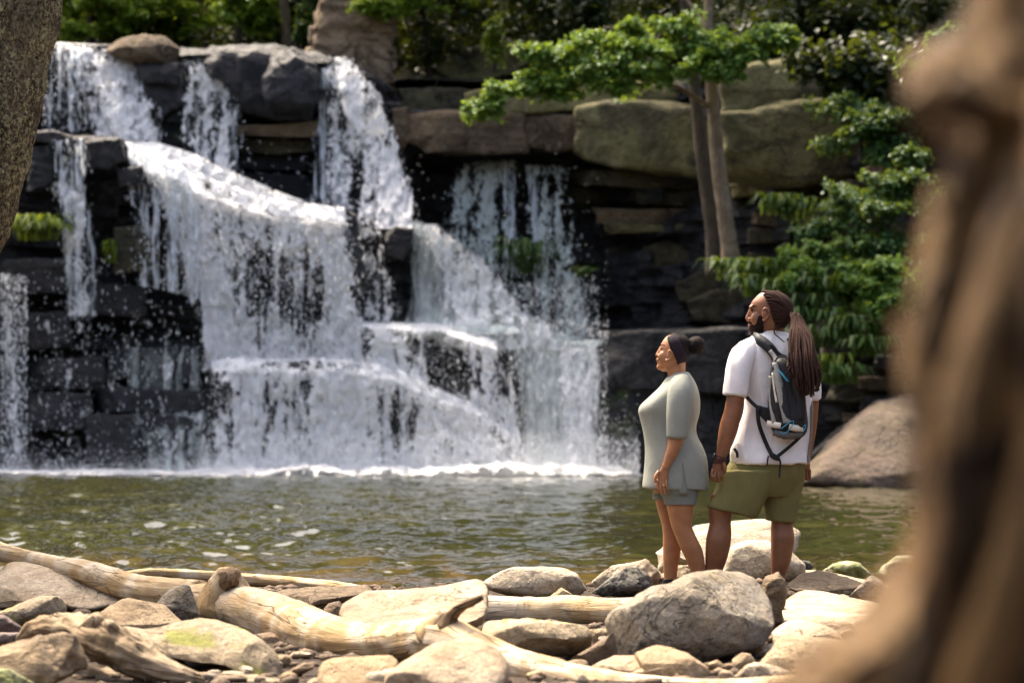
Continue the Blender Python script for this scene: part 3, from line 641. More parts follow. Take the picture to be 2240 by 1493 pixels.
# lacy fall at the back
cascade([(352,1030,1135,70.0),(372,990,1135,69.4),(480,965,1140,69.0),(600,960,1160,68.6),(742,1000,1230,68.0)], 'lace', 0.36, seed=13, drops=2000)
cascade([(350,1100,1128,69.6),(372,1098,1132,69.2),(560,1092,1140,68.6)], 'veil', 0.5, seed=131)
cascade([(360,1145,1230,69.8),(375,1146,1252,69.3),(480,1150,1272,68.9),(620,1150,1290,68.4),(750,1160,1300,67.8)], 'lace', 0.30, seed=14, drops=1600)
cascade([(362,1146,1170,69.4),(480,1160,1185,68.9),(620,1165,1195,68.4)], 'veil', 0.45, seed=141)
cascade([(560,960,1290,68.2),(650,1000,1300,67.6),(748,1060,1310,66.9)], 'lace', 0.22, seed=15, drops=3000)
# drops of spray
q = np.concatenate(DROPS)
rs = np.random.RandomState(3)
ex = []
for x0, x1, y0, y1, dd, n in ((0, 60, 600, 1030, 64.2, 2200), (60, 470, 560, 1030, 64.6, 700), (440, 800, 520, 800, 64.8, 1500), (950, 1310, 620, 770, 67.0, 2600), (440, 1330, 950, 1045, 63.7, 4500),
                              (1110, 1330, 700, 1045, 64.6, 2500), (90, 200, 110, 290, 68.4, 500), (520, 700, 300, 445, 68.4, 60), (1300, 1400, 960, 1040, 64.2, 500)):
    a = PA(rs.uniform(x0, x1, n), rs.uniform(y0, y1, n), rs.uniform(dd-0.6, dd+0.3, n)); ex.append(a)
for n, x0, x1, hgt in ((9000, -60, 460, 0.35), (16000, 430, 1180, 0.45), (12000, 1120, 1400, 0.75), (6000, 900, 1330, 3.4)):   # fine mist along the foot
    a = PA(rs.uniform(x0, x1, n), np.zeros(n), rs.uniform(62.6, 64.2, n)); a[:, 2] = 0.02 + rs.exponential(hgt*0.5, n); ex.append(a)
q = np.concatenate([q] + ex)
oc = np.array([[1,0,0],[-1,0,0],[0,1,0],[0,-1,0],[0,0,1],[0,0,-1]], float)
of = np.array([[0,2,4],[2,1,4],[1,3,4],[3,0,4],[2,0,5],[1,2,5],[3,1,5],[0,3,5]])
N = len(q); r = 0.004 + 0.010*rs.rand(N)**2.0; st = 2.0 + 5.0*rs.rand(N)**1.5
nm_ = 43000; r[-nm_:] = 0.004 + 0.008*rs.rand(nm_)**2; st[-nm_:] = 1.2
S = np.stack([r, r, r*st], 1); ang = rs.normal(size=N)*0.18
V = oc[None]*S[:, None]; x = V[..., 0]*np.cos(ang)[:, None] + V[..., 2]*np.sin(ang)[:, None]; z = -V[..., 0]*np.sin(ang)[:, None] + V[..., 2]*np.cos(ang)[:, None]
V = np.stack([x, V[..., 1], z], -1) + q[:, None]
dr = obj('droplets', V.reshape(-1, 3), (of[None] + 6*np.arange(N)[:, None, None]).reshape(-1, 3), MAT['foam'], fall); dr['kind'] = 'stuff'
# foam boiling along the foot of the falls
px = np.linspace(-120, 1420, 420); v = np.linspace(0, 1, 26)
PXf, Vv = np.meshgrid(px, v); Df = 66.0 - Vv*6.2 + 0.5*fbm(np.stack([PXf.ravel()*0.012, 0*PXf.ravel(), 0*PXf.ravel()], 1), 3).reshape(PXf.shape)*Vv*1.6
amp = ip(PXf.ravel(), [(-120, 0.14), (0, 0.20), (300, 0.12), (440, 0.24), (700, 0.30), (1000, 0.30), (1150, 0.38), (1330, 0.34), (1400, 0.03), (1420, 0)])
W = PA(PXf.ravel(), 0*PXf.ravel(), Df.ravel()); w3 = np.stack([W[:, 0], W[:, 1], 0*W[:, 0]], 1)
prof = np.sin(np.clip(Vv.ravel(), 0, 1)*math.pi)**0.8*np.clip(1.15 - Vv.ravel(), 0, 1)
W[:, 2] = 0.012 + amp*prof*(0.9 + 1.5*fbm(w3*0.7, 3, 5) + 0.5*fbm(w3*3.4, 2, 6))*1.1
uv = np.stack([W[:, 0], W[:, 1], 0*W[:, 0]], 1)
dn = 0.80 - 0.95*sst(0.35, 1.0, Vv.ravel()) + 0.25*fbm(w3*0.6, 2, 7) - 0.5*(PXf.ravel() > 1380)
obj('foam', W, gridF(26, 420), MAT['fall'], fall, attrs={'wuv': (uv, 'FLOAT_VECTOR'), 'dens': (dn, 'FLOAT')})
# ------------------------------------------------------------------ stones of the shore
def stone(name, label, poly, mat, cat='rock', T=None, tilt=None, ay=None, k=2.7, D=None, sink=0.0, seed=None, group=None, **kw):
    pl = np.array(poly, float); w_, h_ = pl.max(0) - pl.min(0)
    if D is None: D = Dg(pl[:, 1].max())
    s = D/FPX
    if T is None: T = 0.42*min(w_*0.75 + h_*0.25, h_*2.2 + w_*0.1)*s
    if tilt is None: tilt = 0.0
    seed = int(pl[0, 0]*3 + pl[0, 1]) % 1000 if seed is None else seed
    kw.setdefault('n', 110); kw.setdefault('m', 20); kw.setdefault('rough', 0.045)
    V, F = blob(poly, D + T*0.8 + sink, T, k=k, tilt=tilt, ay=ay, seed=seed, **kw)
    o = obj(name, V, F, MAT[mat]); tag(o, label, cat, group); return o
ST = [
 # label, outline, material, options
 ('broad flat pale slab lying against the long bleached log', [(-45,1290),(-30,1262),(5,1250),(22,1227),(125,1225),(187,1256),(279,1280),(323,1303),(332,1316),(310,1320),(225,1332),(200,1340),(155,1336),(130,1318),(60,1326),(-45,1328)], 'pale', dict(tilt=0.3, ay=1312, k=3.2, facets=2, rough=0.03)),
 ('lichen mottled tan block below the broad flat slab', [(-40,1345),(0,1338),(89,1302),(132,1305),(143,1332),(134,1350),(45,1368),(-40,1372)], 'mossy', dict(ay=1345)),
 ('smooth tan stone with a pitted left end beside the upright grey stone', [(201,1345),(223,1307),(252,1303),(357,1323),(401,1361),(392,1374),(290,1392),(240,1394),(210,1370)], 'tan', dict(tilt=0.14, ay=1365, k=3)),
 ('upright grey pointed stone wedged against the knobbed log', [(343,1321),(366,1294),(397,1279),(413,1280),(424,1303),(437,1345),(436,1372),(398,1376),(375,1345)], 'grey', dict(k=2.6)),
 ('thin purplish flake on top of the slab pile above the grooved block', [(-40,1342),(10,1346),(49,1372),(46,1381),(10,1386),(-40,1387)], 'purple', dict(k=4, D=10.9)),
 ('thin brown flake under the purplish one above the grooved block', [(-40,1384),(62,1382),(66,1391),(22,1406),(-40,1414)], 'purple', dict(k=4, D=10.6)),
 ('weathered grooved block with dark holes, mossy at its foot', [(-40,1420),(33,1403),(138,1385),(170,1390),(180,1420),(192,1457),(161,1468),(134,1482),(80,1512),(-40,1515)], 'strat', dict(tilt=0.06, k=4.5, ay=1450, rough=0.06)),
 ('long tilted slab with green moss on its upper face', [(278,1370),(330,1378),(380,1368),(440,1353),(500,1365),(545,1387),(575,1405),(600,1428),(614,1470),(600,1482),(560,1470),(480,1452),(420,1444),(350,1428),(290,1398)], 'mossy', dict(tilt=0.2, ay=1425, k=5.5, D=10.05, facets=3, cr=0.02)),
 ('low ridged plate of stone behind the knobbed log', [(590,1290),(700,1284),(800,1279),(812,1296),(745,1316),(700,1330),(620,1320)], 'strat', dict(tilt=0.2, k=4, D=13.2)),
 ('large pale wedge-shaped slab with a brown broken edge', [(742,1348),(752,1322),(800,1292),(880,1290),(960,1283),(1040,1265),(1058,1272),(1066,1290),(1060,1340),(1054,1400),(1010,1402),(960,1385),(900,1380),(760,1362)], 'pale', dict(tilt=0.42, ay=1352, k=4.5, T=0.18, facets=1, rough=0.025)),
 ('small brown stone squeezed between the log and the pale wedge slab', [(700,1326),(745,1312),(756,1350),(720,1362)], 'brown', dict(D=12.9)),
 ('dark flat stone in the shadow under the knobbed log', [(540,1388),(600,1384),(655,1410),(712,1440),(690,1456),(600,1440),(550,1415)], 'brown', dict(D=11.6)),
 ('small squarish tan pebble beside the moss-topped slab', [(605,1430),(637,1432),(639,1446),(625,1456),(606,1452)], 'tan', dict()),
 ('dark oval cobble beside the rounded tan block', [(628,1468),(663,1450),(681,1447),(688,1459),(655,1478),(636,1480)], 'brown', dict(k=2.2)),
 ('pale oval cobble in front of the dark oval cobble', [(612,1465),(640,1470),(662,1487),(650,1496),(612,1492)], 'tan', dict(k=2.2)),
 ('rounded smooth tan block in front of the driftwood bend', [(697,1465),(708,1446),(730,1439),(853,1432),(870,1446),(868,1475),(850,1510),(700,1512)], 'tan', dict(tilt=0.07, ay=1478, k=4, facets=1, rough=0.015)),
 ('rough whitish stone between the tan block and the mossy pale boulder', [(755,1488),(800,1470),(870,1458),(890,1500),(880,1520),(760,1522)], 'white', dict(D=9.3)),
 ('large smooth pale boulder with a moss patch on its right side', [(845,1475),(880,1448),(958,1405),(1023,1394),(1054,1396),(1092,1423),(1114,1457),(1112,1485),(1095,1520),(840,1525)], 'pale', dict(tilt=0.12, ay=1475, k=2.8, facets=1, rough=0.02)),
 ('long oval white boulder at the edge of the pool', [(1054,1274),(1081,1256),(1123,1240),(1228,1243),(1259,1256),(1282,1289),(1264,1300),(1197,1310),(1159,1309),(1103,1298),(1062,1288)], 'white', dict(ay=1282, k=3, facets=2, rough=0.03)),
 ('small pointed stone leaning on the long oval white boulder', [(1195,1310),(1228,1285),(1257,1303),(1250,1314)], 'tan', dict()),
 ('creased tan rock under the straight log by the big boulder', [(1056,1376),(1070,1358),(1119,1353),(1237,1362),(1277,1367),(1292,1383),(1290,1416),(1270,1428),(1221,1436),(1148,1424),(1062,1402)], 'mossy', dict(ay=1395, k=3.4, rough=0.04)),
 ('dark brown wedge rock left of the big grey boulder', [(1250,1440),(1304,1408),(1342,1383),(1352,1436),(1330,1456),(1270,1456)], 'brown', dict(k=3.5)),
 ('small tan stone behind the dark brown wedge rock', [(1288,1376),(1337,1374),(1338,1398),(1300,1410)], 'tan', dict()),
 ('white craggy rock behind the dark jagged one by the water', [(1296,1274),(1316,1256),(1345,1237),(1374,1237),(1411,1222),(1440,1246),(1452,1268),(1440,1294),(1320,1294)], 'white', dict(k=3, rough=0.06)),
 ('dark jagged rock beside the foot of the walker in grey', [(1298,1294),(1345,1260),(1374,1240),(1396,1243),(1427,1276),(1420,1290),(1390,1306),(1329,1306)], 'dark', dict(k=3, rough=0.1, facets=8)),
 ('small speckled stone behind the black sock', [(1424,1272),(1452,1252),(1485,1238),(1510,1236),(1524,1262),(1510,1290),(1428,1291)], 'mossy', dict(k=2.6)),
 ('wide low whitish rock in the shallows behind both walkers', [(1430,1215),(1436,1190),(1448,1178),(1515,1152),(1550,1150),(1615,1140),(1670,1137),(1700,1145),(1736,1157),(1748,1167),(1742,1184),(1725,1235),(1600,1268),(1500,1268),(1440,1250)], 'white', dict(k=2.8, D=16.9, tilt=0.2, facets=3)),
 ('smooth round cream boulder between the legs of the walker with the pack', [(1576,1262),(1590,1213),(1605,1192),(1638,1180),(1685,1183),(1731,1208),(1762,1234),(1760,1262),(1720,1280),(1600,1282)], 'white', dict(k=2.4, D=16.0, facets=2, rough=0.02)),
 ('brown crumbling layered rock against the right side of the big boulder', [(1664,1278),(1675,1265),(1702,1254),(1722,1276),(1717,1312),(1706,1330),(1716,1358),(1700,1372),(1672,1370),(1668,1320)], 'strat', dict(k=4, rough=0.09, D=12.2)),
 ('large grey creased boulder in front of the walkers', [(1331,1356),(1342,1334),(1374,1321),(1425,1287),(1465,1278),(1485,1267),(1514,1256),(1568,1252),(1619,1254),(1648,1266),(1670,1294),(1684,1321),(1691,1361),(1678,1392),(1668,1412),(1612,1424),(1568,1438),(1525,1448),(1501,1436),(1456,1430),(1412,1434),(1348,1440),(1342,1405),(1335,1383)], 'grey', dict(k=3.6, n=220, m=44, tilt=0.14, T=0.28, ay=1345, facets=12, rough=0.022, cr=0.014, fy=2.4, seed=8)),
 ('pitted stone below the big grey boulder', [(1370,1440),(1400,1424),(1438,1412),(1470,1416),(1505,1432),(1545,1459),(1556,1480),(1485,1486),(1420,1470)], 'tan', dict(tilt=0.1, k=3, pits=0)),
 ('pale lumpy stone left of the pitted stone', [(1285,1460),(1345,1434),(1389,1434),(1423,1443),(1438,1459),(1390,1476),(1300,1480)], 'pale', dict(k=2.8, tilt=0.08)),
 ('flat whitish plate lying on the curved front log', [(1376,1474),(1411,1457),(1456,1454),(1490,1472),(1482,1484),(1385,1488)], 'pale', dict(k=3)),
 ('small rounded cobble under the lip of the big boulder', [(1548,1450),(1568,1442),(1592,1459),(1576,1470),(1550,1464)], 'tan', dict(k=2.2)),
 ('veined egg-shaped cobble right of the pitted stone', [(1601,1442),(1623,1426),(1648,1432),(1654,1450),(1632,1468),(1608,1472)], 'tan', dict(k=2.3)),
 ('small lumpy pebble beside the veined cobble', [(1550,1472),(1572,1459),(1592,1466),(1587,1480),(1555,1482)], 'pale', dict(k=2.3)),
 ('low cream stone lying behind the end of the front log', [(1606,1478),(1635,1454),(1661,1449),(1701,1457),(1730,1470),(1724,1484),(1612,1488)], 'pale', dict(k=2.6)),
 ('orange brown stone tucked under the big boulder', [(1626,1405),(1668,1394),(1671,1420),(1650,1432),(1630,1428)], 'orange', dict(k=3)),
 ('angular tan block with a light sloping top', [(1662,1450),(1699,1405),(1718,1389),(1811,1395),(1844,1400),(1886,1437),(1883,1450),(1779,1466),(1728,1470)], 'tan', dict(tilt=0.14, ay=1440, k=4.2, facets=2)),
 ('smooth cream oval stone behind the angular tan block', [(1690,1384),(1720,1360),(1752,1356),(1801,1365),(1833,1384),(1846,1404),(1800,1416),(1696,1410)], 'pale', dict(k=2.7, tilt=0.1, facets=1)),
 ('long flat white slab right of the big boulder, lower of two', [(1700,1336),(1763,1329),(1811,1336),(1881,1341),(1975,1338),(1995,1350),(1908,1366),(1811,1372),(1750,1360),(1710,1356)], 'pale', dict(tilt=0.3, ay=1356, k=3.6, facets=1)),
 ('long flat white slab with brown chips, upper of two', [(1711,1316),(1758,1290),(1801,1293),(1881,1312),(1961,1328),(1970,1342),(1881,1350),(1828,1344),(1760,1338),(1716,1332)], 'pale', dict(tilt=0.3, ay=1328, k=3.4, facets=1)),
 ('crusted brown ledge stone behind the white slabs', [(1722,1280),(1750,1257),(1790,1247),(1854,1264),(1892,1276),(1884,1296),(1860,1306),(1827,1304),(1750,1298)], 'strat', dict(tilt=0.2, k=4, rough=0.06)),
 ('pointed grey stone in front of the bleached plank', [(1855,1306),(1897,1266),(1908,1258),(1929,1271),(1950,1298),(1947,1316),(1921,1325),(1868,1320)], 'grey', dict(k=2.8)),
 ('mottled tan block leaning near the dark upturned root', [(1863,1366),(1881,1357),(1988,1346),(2030,1380),(1950,1415),(1935,1420),(1879,1412)], 'mossy', dict(k=4, tilt=0.1)),
 ('half sunk stone with a green waterline, between plank and far rock', [(1799,1249),(1822,1233),(1854,1227),(1881,1231),(1902,1253),(1880,1270),(1830,1268)], 'greenish', dict(k=2.5, D=18.2)),
 ('larger half sunk stone with a dark wet base', [(1914,1260),(1932,1237),(1961,1218),(1983,1215),(2025,1220),(2040,1252),(2020,1270),(1930,1270)], 'greenish', dict(k=2.7, D=18.0)),
 ('brown stone beside the larger half sunk one', [(1981,1268),(1994,1250),(2030,1250),(2040,1298),(1990,1302)], 'brown', dict(k=2.6)),
 ('brown stone at the right end of the white slabs', [(1966,1340),(1985,1312),(2012,1296),(2050,1300),(2050,1345)], 'brown', dict(k=3)),
 ('flat cream stone right of the angular tan block', [(1772,1465),(1814,1441),(1868,1446),(1910,1452),(1900,1470),(1790,1478)], 'pale', dict(k=2.8, D=10.05)),
 ('brown plate under the mottled tan block', [(1856,1410),(1935,1416),(1985,1425),(1940,1446),(1890,1452),(1876,1434)], 'brown', dict(k=3.4, tilt=0.1)),
 ('small flat chip at the right foot of the big boulder', [(1670,1393),(1702,1387),(1712,1398),(1682,1408)], 'pale', dict(k=3)),
 ('small tilted chip beside the angular tan block', [(1650,1436),(1680,1408),(1704,1406),(1676,1442)], 'pale', dict(k=3)),
 ('little dark stone in the water behind the cream boulder', [(1750,1224),(1772,1228),(1784,1244),(1756,1252)], 'dark', dict(D=17.6)),
 ('dark mossy stone under the grooved block', [(-40,1470),(20,1462),(70,1490),(90,1520),(-40,1525)], 'greenish', dict(D=9.1)),
]
for label, poly, mat, kw in ST:
    kw = dict(kw); kw.pop('pits', 0)
    nm = 'boulder' if ('boulder' in label.split(' beside')[0] and 'boulder' in label[:40] and not label.startswith(('small', 'brown', 'dark', 'orange', 'pitted', 'creased'))) else ('slab' if 'slab' in label[:26] else 'stone')
    stone(nm, label, poly, mat, **kw)
# filler stones, each with its own place among the named ones
rs = np.random.RandomState(5)
spots = [(575,1455),(655,1432),(470,1472),(520,1488),(690,1492),(1180,1446),(1215,1448),(1160,1310),(1290,1310),(1440,1300),(1590,1478),(1600,1458),(1660,1470),(1700,1345),(1735,1345),(1745,1470),(1850,1350),(1900,1325),(1960,1310),(1940,1345),(1830,1440),(1705,1425),(1640,1445),(160,1350),(180,1340),(270,1410),(250,1440),(430,1395),(460,1480),(1010,1315),(1250,1318),(1320,1400),(1730,1300),(1840,1310)]
spots += [(rs.uniform(150, 1900), 1318 + 170*rs.rand()) for _ in range(70)]
for i, (x, y) in enumerate(spots):
    a, b = rs.uniform(14, 34), rs.uniform(7, 15); th = np.linspace(0, 2*math.pi, 9)[:-1] + rs.uniform(0, 1)
    pl = [(x + a*math.cos(q)*rs.uniform(0.8, 1.1), y + b*math.sin(q)*rs.uniform(0.8, 1.1)) for q in th]
    stone('cobble', 'small worn cobble lying in a gap between the larger shore stones', pl, ['pale', 'tan', 'white', 'brown', 'grey'][rs.randint(5)], cat='cobble', n=40, m=9, k=2.4, group='cobbles in the gaps of the shore')
# gravel
n = 5200; gx = rs.uniform(-4.2, 4.2, n); gy = rs.uniform(8.6, 17.0, n); gz = ground_z(gx, gy)
ic = np.array([[0,0,1]] + [[math.cos(a)*0.9, math.sin(a)*0.9, 0.45] for a in np.arange(5)*2*math.pi/5] + [[math.cos(a+0.63)*0.9, math.sin(a+0.63)*0.9, -0.45] for a in np.arange(5)*2*math.pi/5] + [[0,0,-1]])
f = [[0,1+i,1+(i+1)%5] for i in range(5)] + [[1+i,6+i,1+(i+1)%5] for i in range(5)] + [[1+(i+1)%5,6+i,6+(i+1)%5] for i in range(5)] + [[11,6+(i+1)%5,6+i] for i in range(5)]
r = 0.008 + 0.035*rs.rand(n)**3; S = np.stack([r*rs.uniform(0.8, 1.7, n), r*rs.uniform(0.8, 1.4, n), r*rs.uniform(0.45, 0.8, n)], 1)
V = ic[None]*S[:, None]*(1 + 0.15*rs.normal(size=(n, 12, 1))); a = rs.uniform(0, 6.28, n)
V = np.stack([V[..., 0]*np.cos(a)[:, None] - V[..., 1]*np.sin(a)[:, None], V[..., 0]*np.sin(a)[:, None] + V[..., 1]*np.cos(a)[:, None], V[..., 2]], -1) + np.stack([gx, gy, gz + r*0.2], 1)[:, None]
tag(obj('gravel', V.reshape(-1, 3), (np.array(f)[None] + 12*np.arange(n)[:, None, None]).reshape(-1, 3), MAT['brown'], origin=(0, 12, GZ)), 'loose brown gravel between the shore stones', 'gravel', kind='stuff')

# ------------------------------------------------------------------ driftwood
def log(label, pts, mat='drift', n=40, k=8, noise=0.16, seed=0, name='driftwood_log', cat='log', **kw):
    V, F, G = ptube(pts, n=n, k=k, noise=noise, seed=seed, **kw)
    return tag(obj(name, V, F, MAT[mat], attrs={'gco': (G, 'FLOAT_VECTOR')}), label, cat)
def limb(parent, name, pts, mat, seed=0, n=20, noise=0.25, k=6):
    V, F, G = ptube(pts, n=n, k=k, noise=noise, seed=seed)
    return obj(name, V, F, MAT[mat], parent, attrs={'gco': (G, 'FLOAT_VECTOR')})
main = log('thick bleached driftwood trunk with a broken knob and a curved end', [(372,1318,12.85,22),(400,1316,12.8,30),(432,1314,12.7,37),(460,1316,12.6,41),(500,1322,12.5,45),(560,1337,12.2,50),(620,1356,11.9,52),(690,1384,11.4,52),(740,1396,11.1,46),(800,1405,10.9,42),(870,1402,10.7,43),(930,1396,10.5,47),(980,1398,10.35,50),(1040,1425,10.2,46),(1150,1462,10.0,40),(1300,1494,9.75,35),(1450,1510,9.6,31),(1600,1512,9.5,28),(1750,1500,9.45,27),(1880,1488,9.4,26),(2000,1474,9.4,24)], seed=3, n=48, noise=0.11)
kb = limb(main, 'broken_knob', [(496,1332,12.52,62),(496,1308,12.5,58),(497,1288,12.47,47),(498,1269,12.44,35),(500,1254,12.42,28),(501,1243,12.42,23)], 'drift', 5)
limb(kb, 'splintered_end', [(501,1268,12.42,24),(502,1262,12.36,23),(503,1257,12.32,15)], 'stub', 8, noise=0.5)
limb(main, 'branch_collar', [(945,1392,10.4,40),(965,1362,10.35,26),(975,1340,10.32,14)], 'drift', 9)
limb(main, 'branch_stub', [(975,1372,10.3,22),(990,1345,10.28,15),(1010,1326,10.24,11),(1032,1316,10.2,9),(1054,1306,10.16,6)], 'stub', 12, noise=0.3)
log('long pale driftwood log running to the left behind the flat slab', [(-110,1172,14.4,24),(-50,1186,14.2,24),(0,1206,14.0,20),(100,1231,13.7,20),(190,1252,13.4,27),(270,1280,13.2,31),(350,1296,12.95,36),(440,1306,12.8,38)], seed=11, noise=0.14)
log('thin grey driftwood pole lying along the water behind the knobbed log', [(275,1256,15.4,8),(340,1253,15.5,11),(480,1262,15.6,13),(640,1275,15.5,14),(740,1284,15.3,13),(806,1292,15.1,9)], seed=13, n=28)
log('straight tan driftwood log behind the creased rock', [(1020,1332,12.9,26),(1070,1330,12.9,29),(1180,1336,12.8,30),(1240,1334,12.75,33),(1330,1338,12.6,31),(1420,1340,12.5,33),(1470,1340,12.4,30)], seed=17, noise=0.10)
gr = log('gnarled hollow root curling beside the grooved block', [(52,1398,10.4,18),(80,1378,10.3,25),(130,1370,10.1,28),(180,1380,9.9,36),(225,1402,9.75,43),(270,1426,9.7,42),(330,1454,9.65,33),(395,1476,9.6,21),(446,1486,9.6,9)], 'drift2', seed=19, noise=0.38, nscale=4.0, name='driftwood_root', cat='root')
limb(gr, 'root_knot', [(200,1390,9.8,30),(208,1364,9.75,22),(214,1350,9.72,14)], 'drift2', 21, noise=0.4)
limb(gr, 'root_spur', [(240,1400,9.75,24),(246,1376,9.7,16),(240,1360,9.68,9)], 'drift2', 23, noise=0.4)
log('bark-brown branch lying in front of the gnarled root', [(195,1470,9.95,12),(260,1482,9.9,18),(340,1490,9.85,20),(450,1492,9.8,22),(560,1496,9.7,20),(660,1510,9.6,14)], 'drift2', seed=25, noise=0.28)
log('bleached plank-like branch between the shore stones and the pool', [(1762,1252,16.4,6),(1800,1256,16.2,8),(1880,1274,15.7,9),(1940,1288,15.3,9),(1995,1302,15.0,6)], seed=27, n=24)
log('thin dry twig leaning between pointed stone and brown stone', [(1932,1321,14.2,2.2),(1960,1308,14.3,2),(1990,1297,14.4,1.4)], 'drift2', seed=28, n=10, name='twig', cat='twig')
log('crossed thin dry twig under the pointed grey stone', [(1938,1318,14.15,1.8),(1965,1311,14.2,1.7),(1992,1305,14.3,1.2)], 'drift2', seed=29, n=10, name='twig', cat='twig')

# ------------------------------------------------------------------ big upturned root close on the right
fg = [(2140,-120),(2136,0),(2120,70),(2085,130),(2020,165),(1975,215),(1968,262),(2000,296),(2050,318),(2078,372),(2075,450),(2050,540),(2012,640),(1992,760),(1986,880),(2006,990),(2022,1100),(2024,1210),(1996,1330),(1930,1420),(1830,1470),(1740,1520),(1700,1700),(1700,2300),(1780,3000),(1720,3560),(3200,3560),(3080,2600),(2900,1500),(2800,500),(2750,-120)]
V, F = blob(fg, 1.86, 0.16, k=3.0, n=260, m=44, rough=0.035, facets=0, seed=4, fs=2.5, spine=0.9)
q = V*np.array([9, 9, 2.2]); V[:, 1] -= 0.030*ridge(q, 3, 2) + 0.03*fbm(V*np.array([6, 6, 3]), 3, 5)
G = np.stack([V[:, 0]*1.0, V[:, 1], V[:, 2]], 1)
rootw = obj('driftwood_stump', V, F, MAT['fgwood'], attrs={'gco': (G, 'FLOAT_VECTOR')}); tag(rootw, 'big brown upturned root rising close up beside the stony shore', 'stump')
for pts, sd in (([(2300,300,1.75,60),(2160,235,1.70,50),(2050,205,1.68,42),(1990,235,1.67,30)], 1), ([(2300,300,1.72,70),(2200,600,1.64,64),(2110,900,1.62,60),(2100,1150,1.62,60),(2060,1400,1.64,70),(1960,1700,1.66,80)], 2),
                ([(2330,200,1.68,60),(2290,600,1.62,55),(2270,1000,1.60,50),(2200,1300,1.60,60),(2100,1600,1.62,70)], 3), ([(2080,420,1.74,45),(2050,600,1.72,44),(2030,800,1.70,40),(2060,1000,1.70,40)], 4), ([(2120,1200,1.66,60),(2000,1400,1.66,50),(1870,1490,1.68,45),(1700,1560,1.72,45)], 5)):
    limb(rootw, 'root', pts, 'fgwood', sd, n=28, noise=0.3)
# ------------------------------------------------------------------ foliage
def leaves(cent, nrm, size, rs, droop=0.25, kind=0, shade=None):
    """leaf shaped faces: a folded blade of four triangles each"""
    n = len(cent); size = np.asarray(size)*np.ones(n)
    a = rs.normal(size=(n, 3)); t = a - (a*nrm).sum(1)[:, None]*nrm; t /= np.linalg.norm(t, axis=1)[:, None] + 1e-9
    t[:, 2] -= droop; t /= np.linalg.norm(t, axis=1)[:, None]
    b = np.cross(nrm, t); b /= np.linalg.norm(b, axis=1)[:, None] + 1e-9
    s = size[:, None]
    wd = 0.36 if kind == 0 else 0.17
    V = np.stack([cent, cent + t*s*0.45 + b*s*wd + nrm*s*0.08, cent + t*s - nrm*s*0.10, cent + t*s*0.45 - b*s*wd + nrm*s*0.08], 1)
    F = (np.array([[0, 1, 2], [0, 2, 3]])[None] + 4*np.arange(n)[:, None, None]).reshape(-1, 3)
    rnd = np.repeat(rs.rand(n) if shade is None else np.clip(shade + 0.3*rs.normal(size=n), 0, 1), 4)
    return V.reshape(-1, 3), F, rnd
def pad_leaves(pads, rs, size=0.14, per=500, up=0.55, kind=0, droop=0.25):
    """pads: x,y,z, rx,ry, thickness -> drooping layered sprays"""
    C, N = [], []
    sub = []
    for (x, y, z, rx, ry, th, k) in pads:              # a spray is a handful of smaller tilted fans
        for _ in range(5):
            a = rs.uniform(0, 6.283); r = rs.uniform(0.15, 0.75); f = rs.uniform(0.38, 0.62)
            sub.append((x + math.cos(a)*r*rx, y + math.sin(a)*r*ry, z + rs.normal()*0.22*min(rx, ry), rx*f, ry*f, th, k*0.3, rs.normal()*0.32, rs.normal()*0.25 + 0.12))
    for (x, y, z, rx, ry, th, k, tx, ty) in sub:
        n = int(per*k); a = rs.uniform(0, 6.283, n); r = np.sqrt(rs.rand(n)); 
        q = np.stack([np.cos(a)*r*rx, np.sin(a)*r*ry, 0*a], 1)
        cl = fbm(q*np.array([1.6, 1.6, 1])/max(0.25, min(rx, ry)) + rs.uniform(0, 50), 2); keep = cl + rs.normal(size=n)*0.12 > -0.10 + 0.35*(r - 0.7)
        q = q[keep]; r = r[keep]
        q[:, 2] = th*rs.normal(size=len(q))*0.5 - 0.35*(r**2)*min(rx, ry)*0.6 + th*cl[keep]*1.5 + tx*q[:, 0] + ty*q[:, 1]
        nv = np.stack([q[:, 0]/rx*0.5, q[:, 1]/ry*0.5, np.full(len(q), up*1.6)], 1) + rs.normal(size=(len(q), 3))*0.45
        C.append(q + np.array([x, y, z])); N.append(nv/np.linalg.norm(nv, axis=1)[:, None])
    C = np.concatenate(C); N = np.concatenate(N)
    return leaves(C, N, size*rs.uniform(0.65, 1.25, len(C)), rs, droop, kind)
def crown(parent, pads, mat, rs, name='crown', **kw):
    V, F, rnd = pad_leaves(pads, rs, **kw)
    return obj(name, V, F, MAT[mat], parent, smooth=False, attrs={'rnd': (rnd, 'FLOAT')})
def ppad(px, py, D, rx, ry=None, th=0.12, k=1.0):
    x, y, z = P(px, py, D); return (x, y, z, rx*D/FPX, (ry if ry else rx*0.8)*D/FPX, th, k)
def trunk(parent, pts, mat, seed=0, name='trunk', n=16, noise=0.12, k=6, nscale=3.0):
    V, F, G = ptube(pts, n=n, k=k, noise=noise, seed=seed, nscale=nscale)
    return obj(name, V, F, MAT[mat], parent, attrs={'gco': (G, 'FLOAT_VECTOR')})
rs = np.random.RandomState(31)
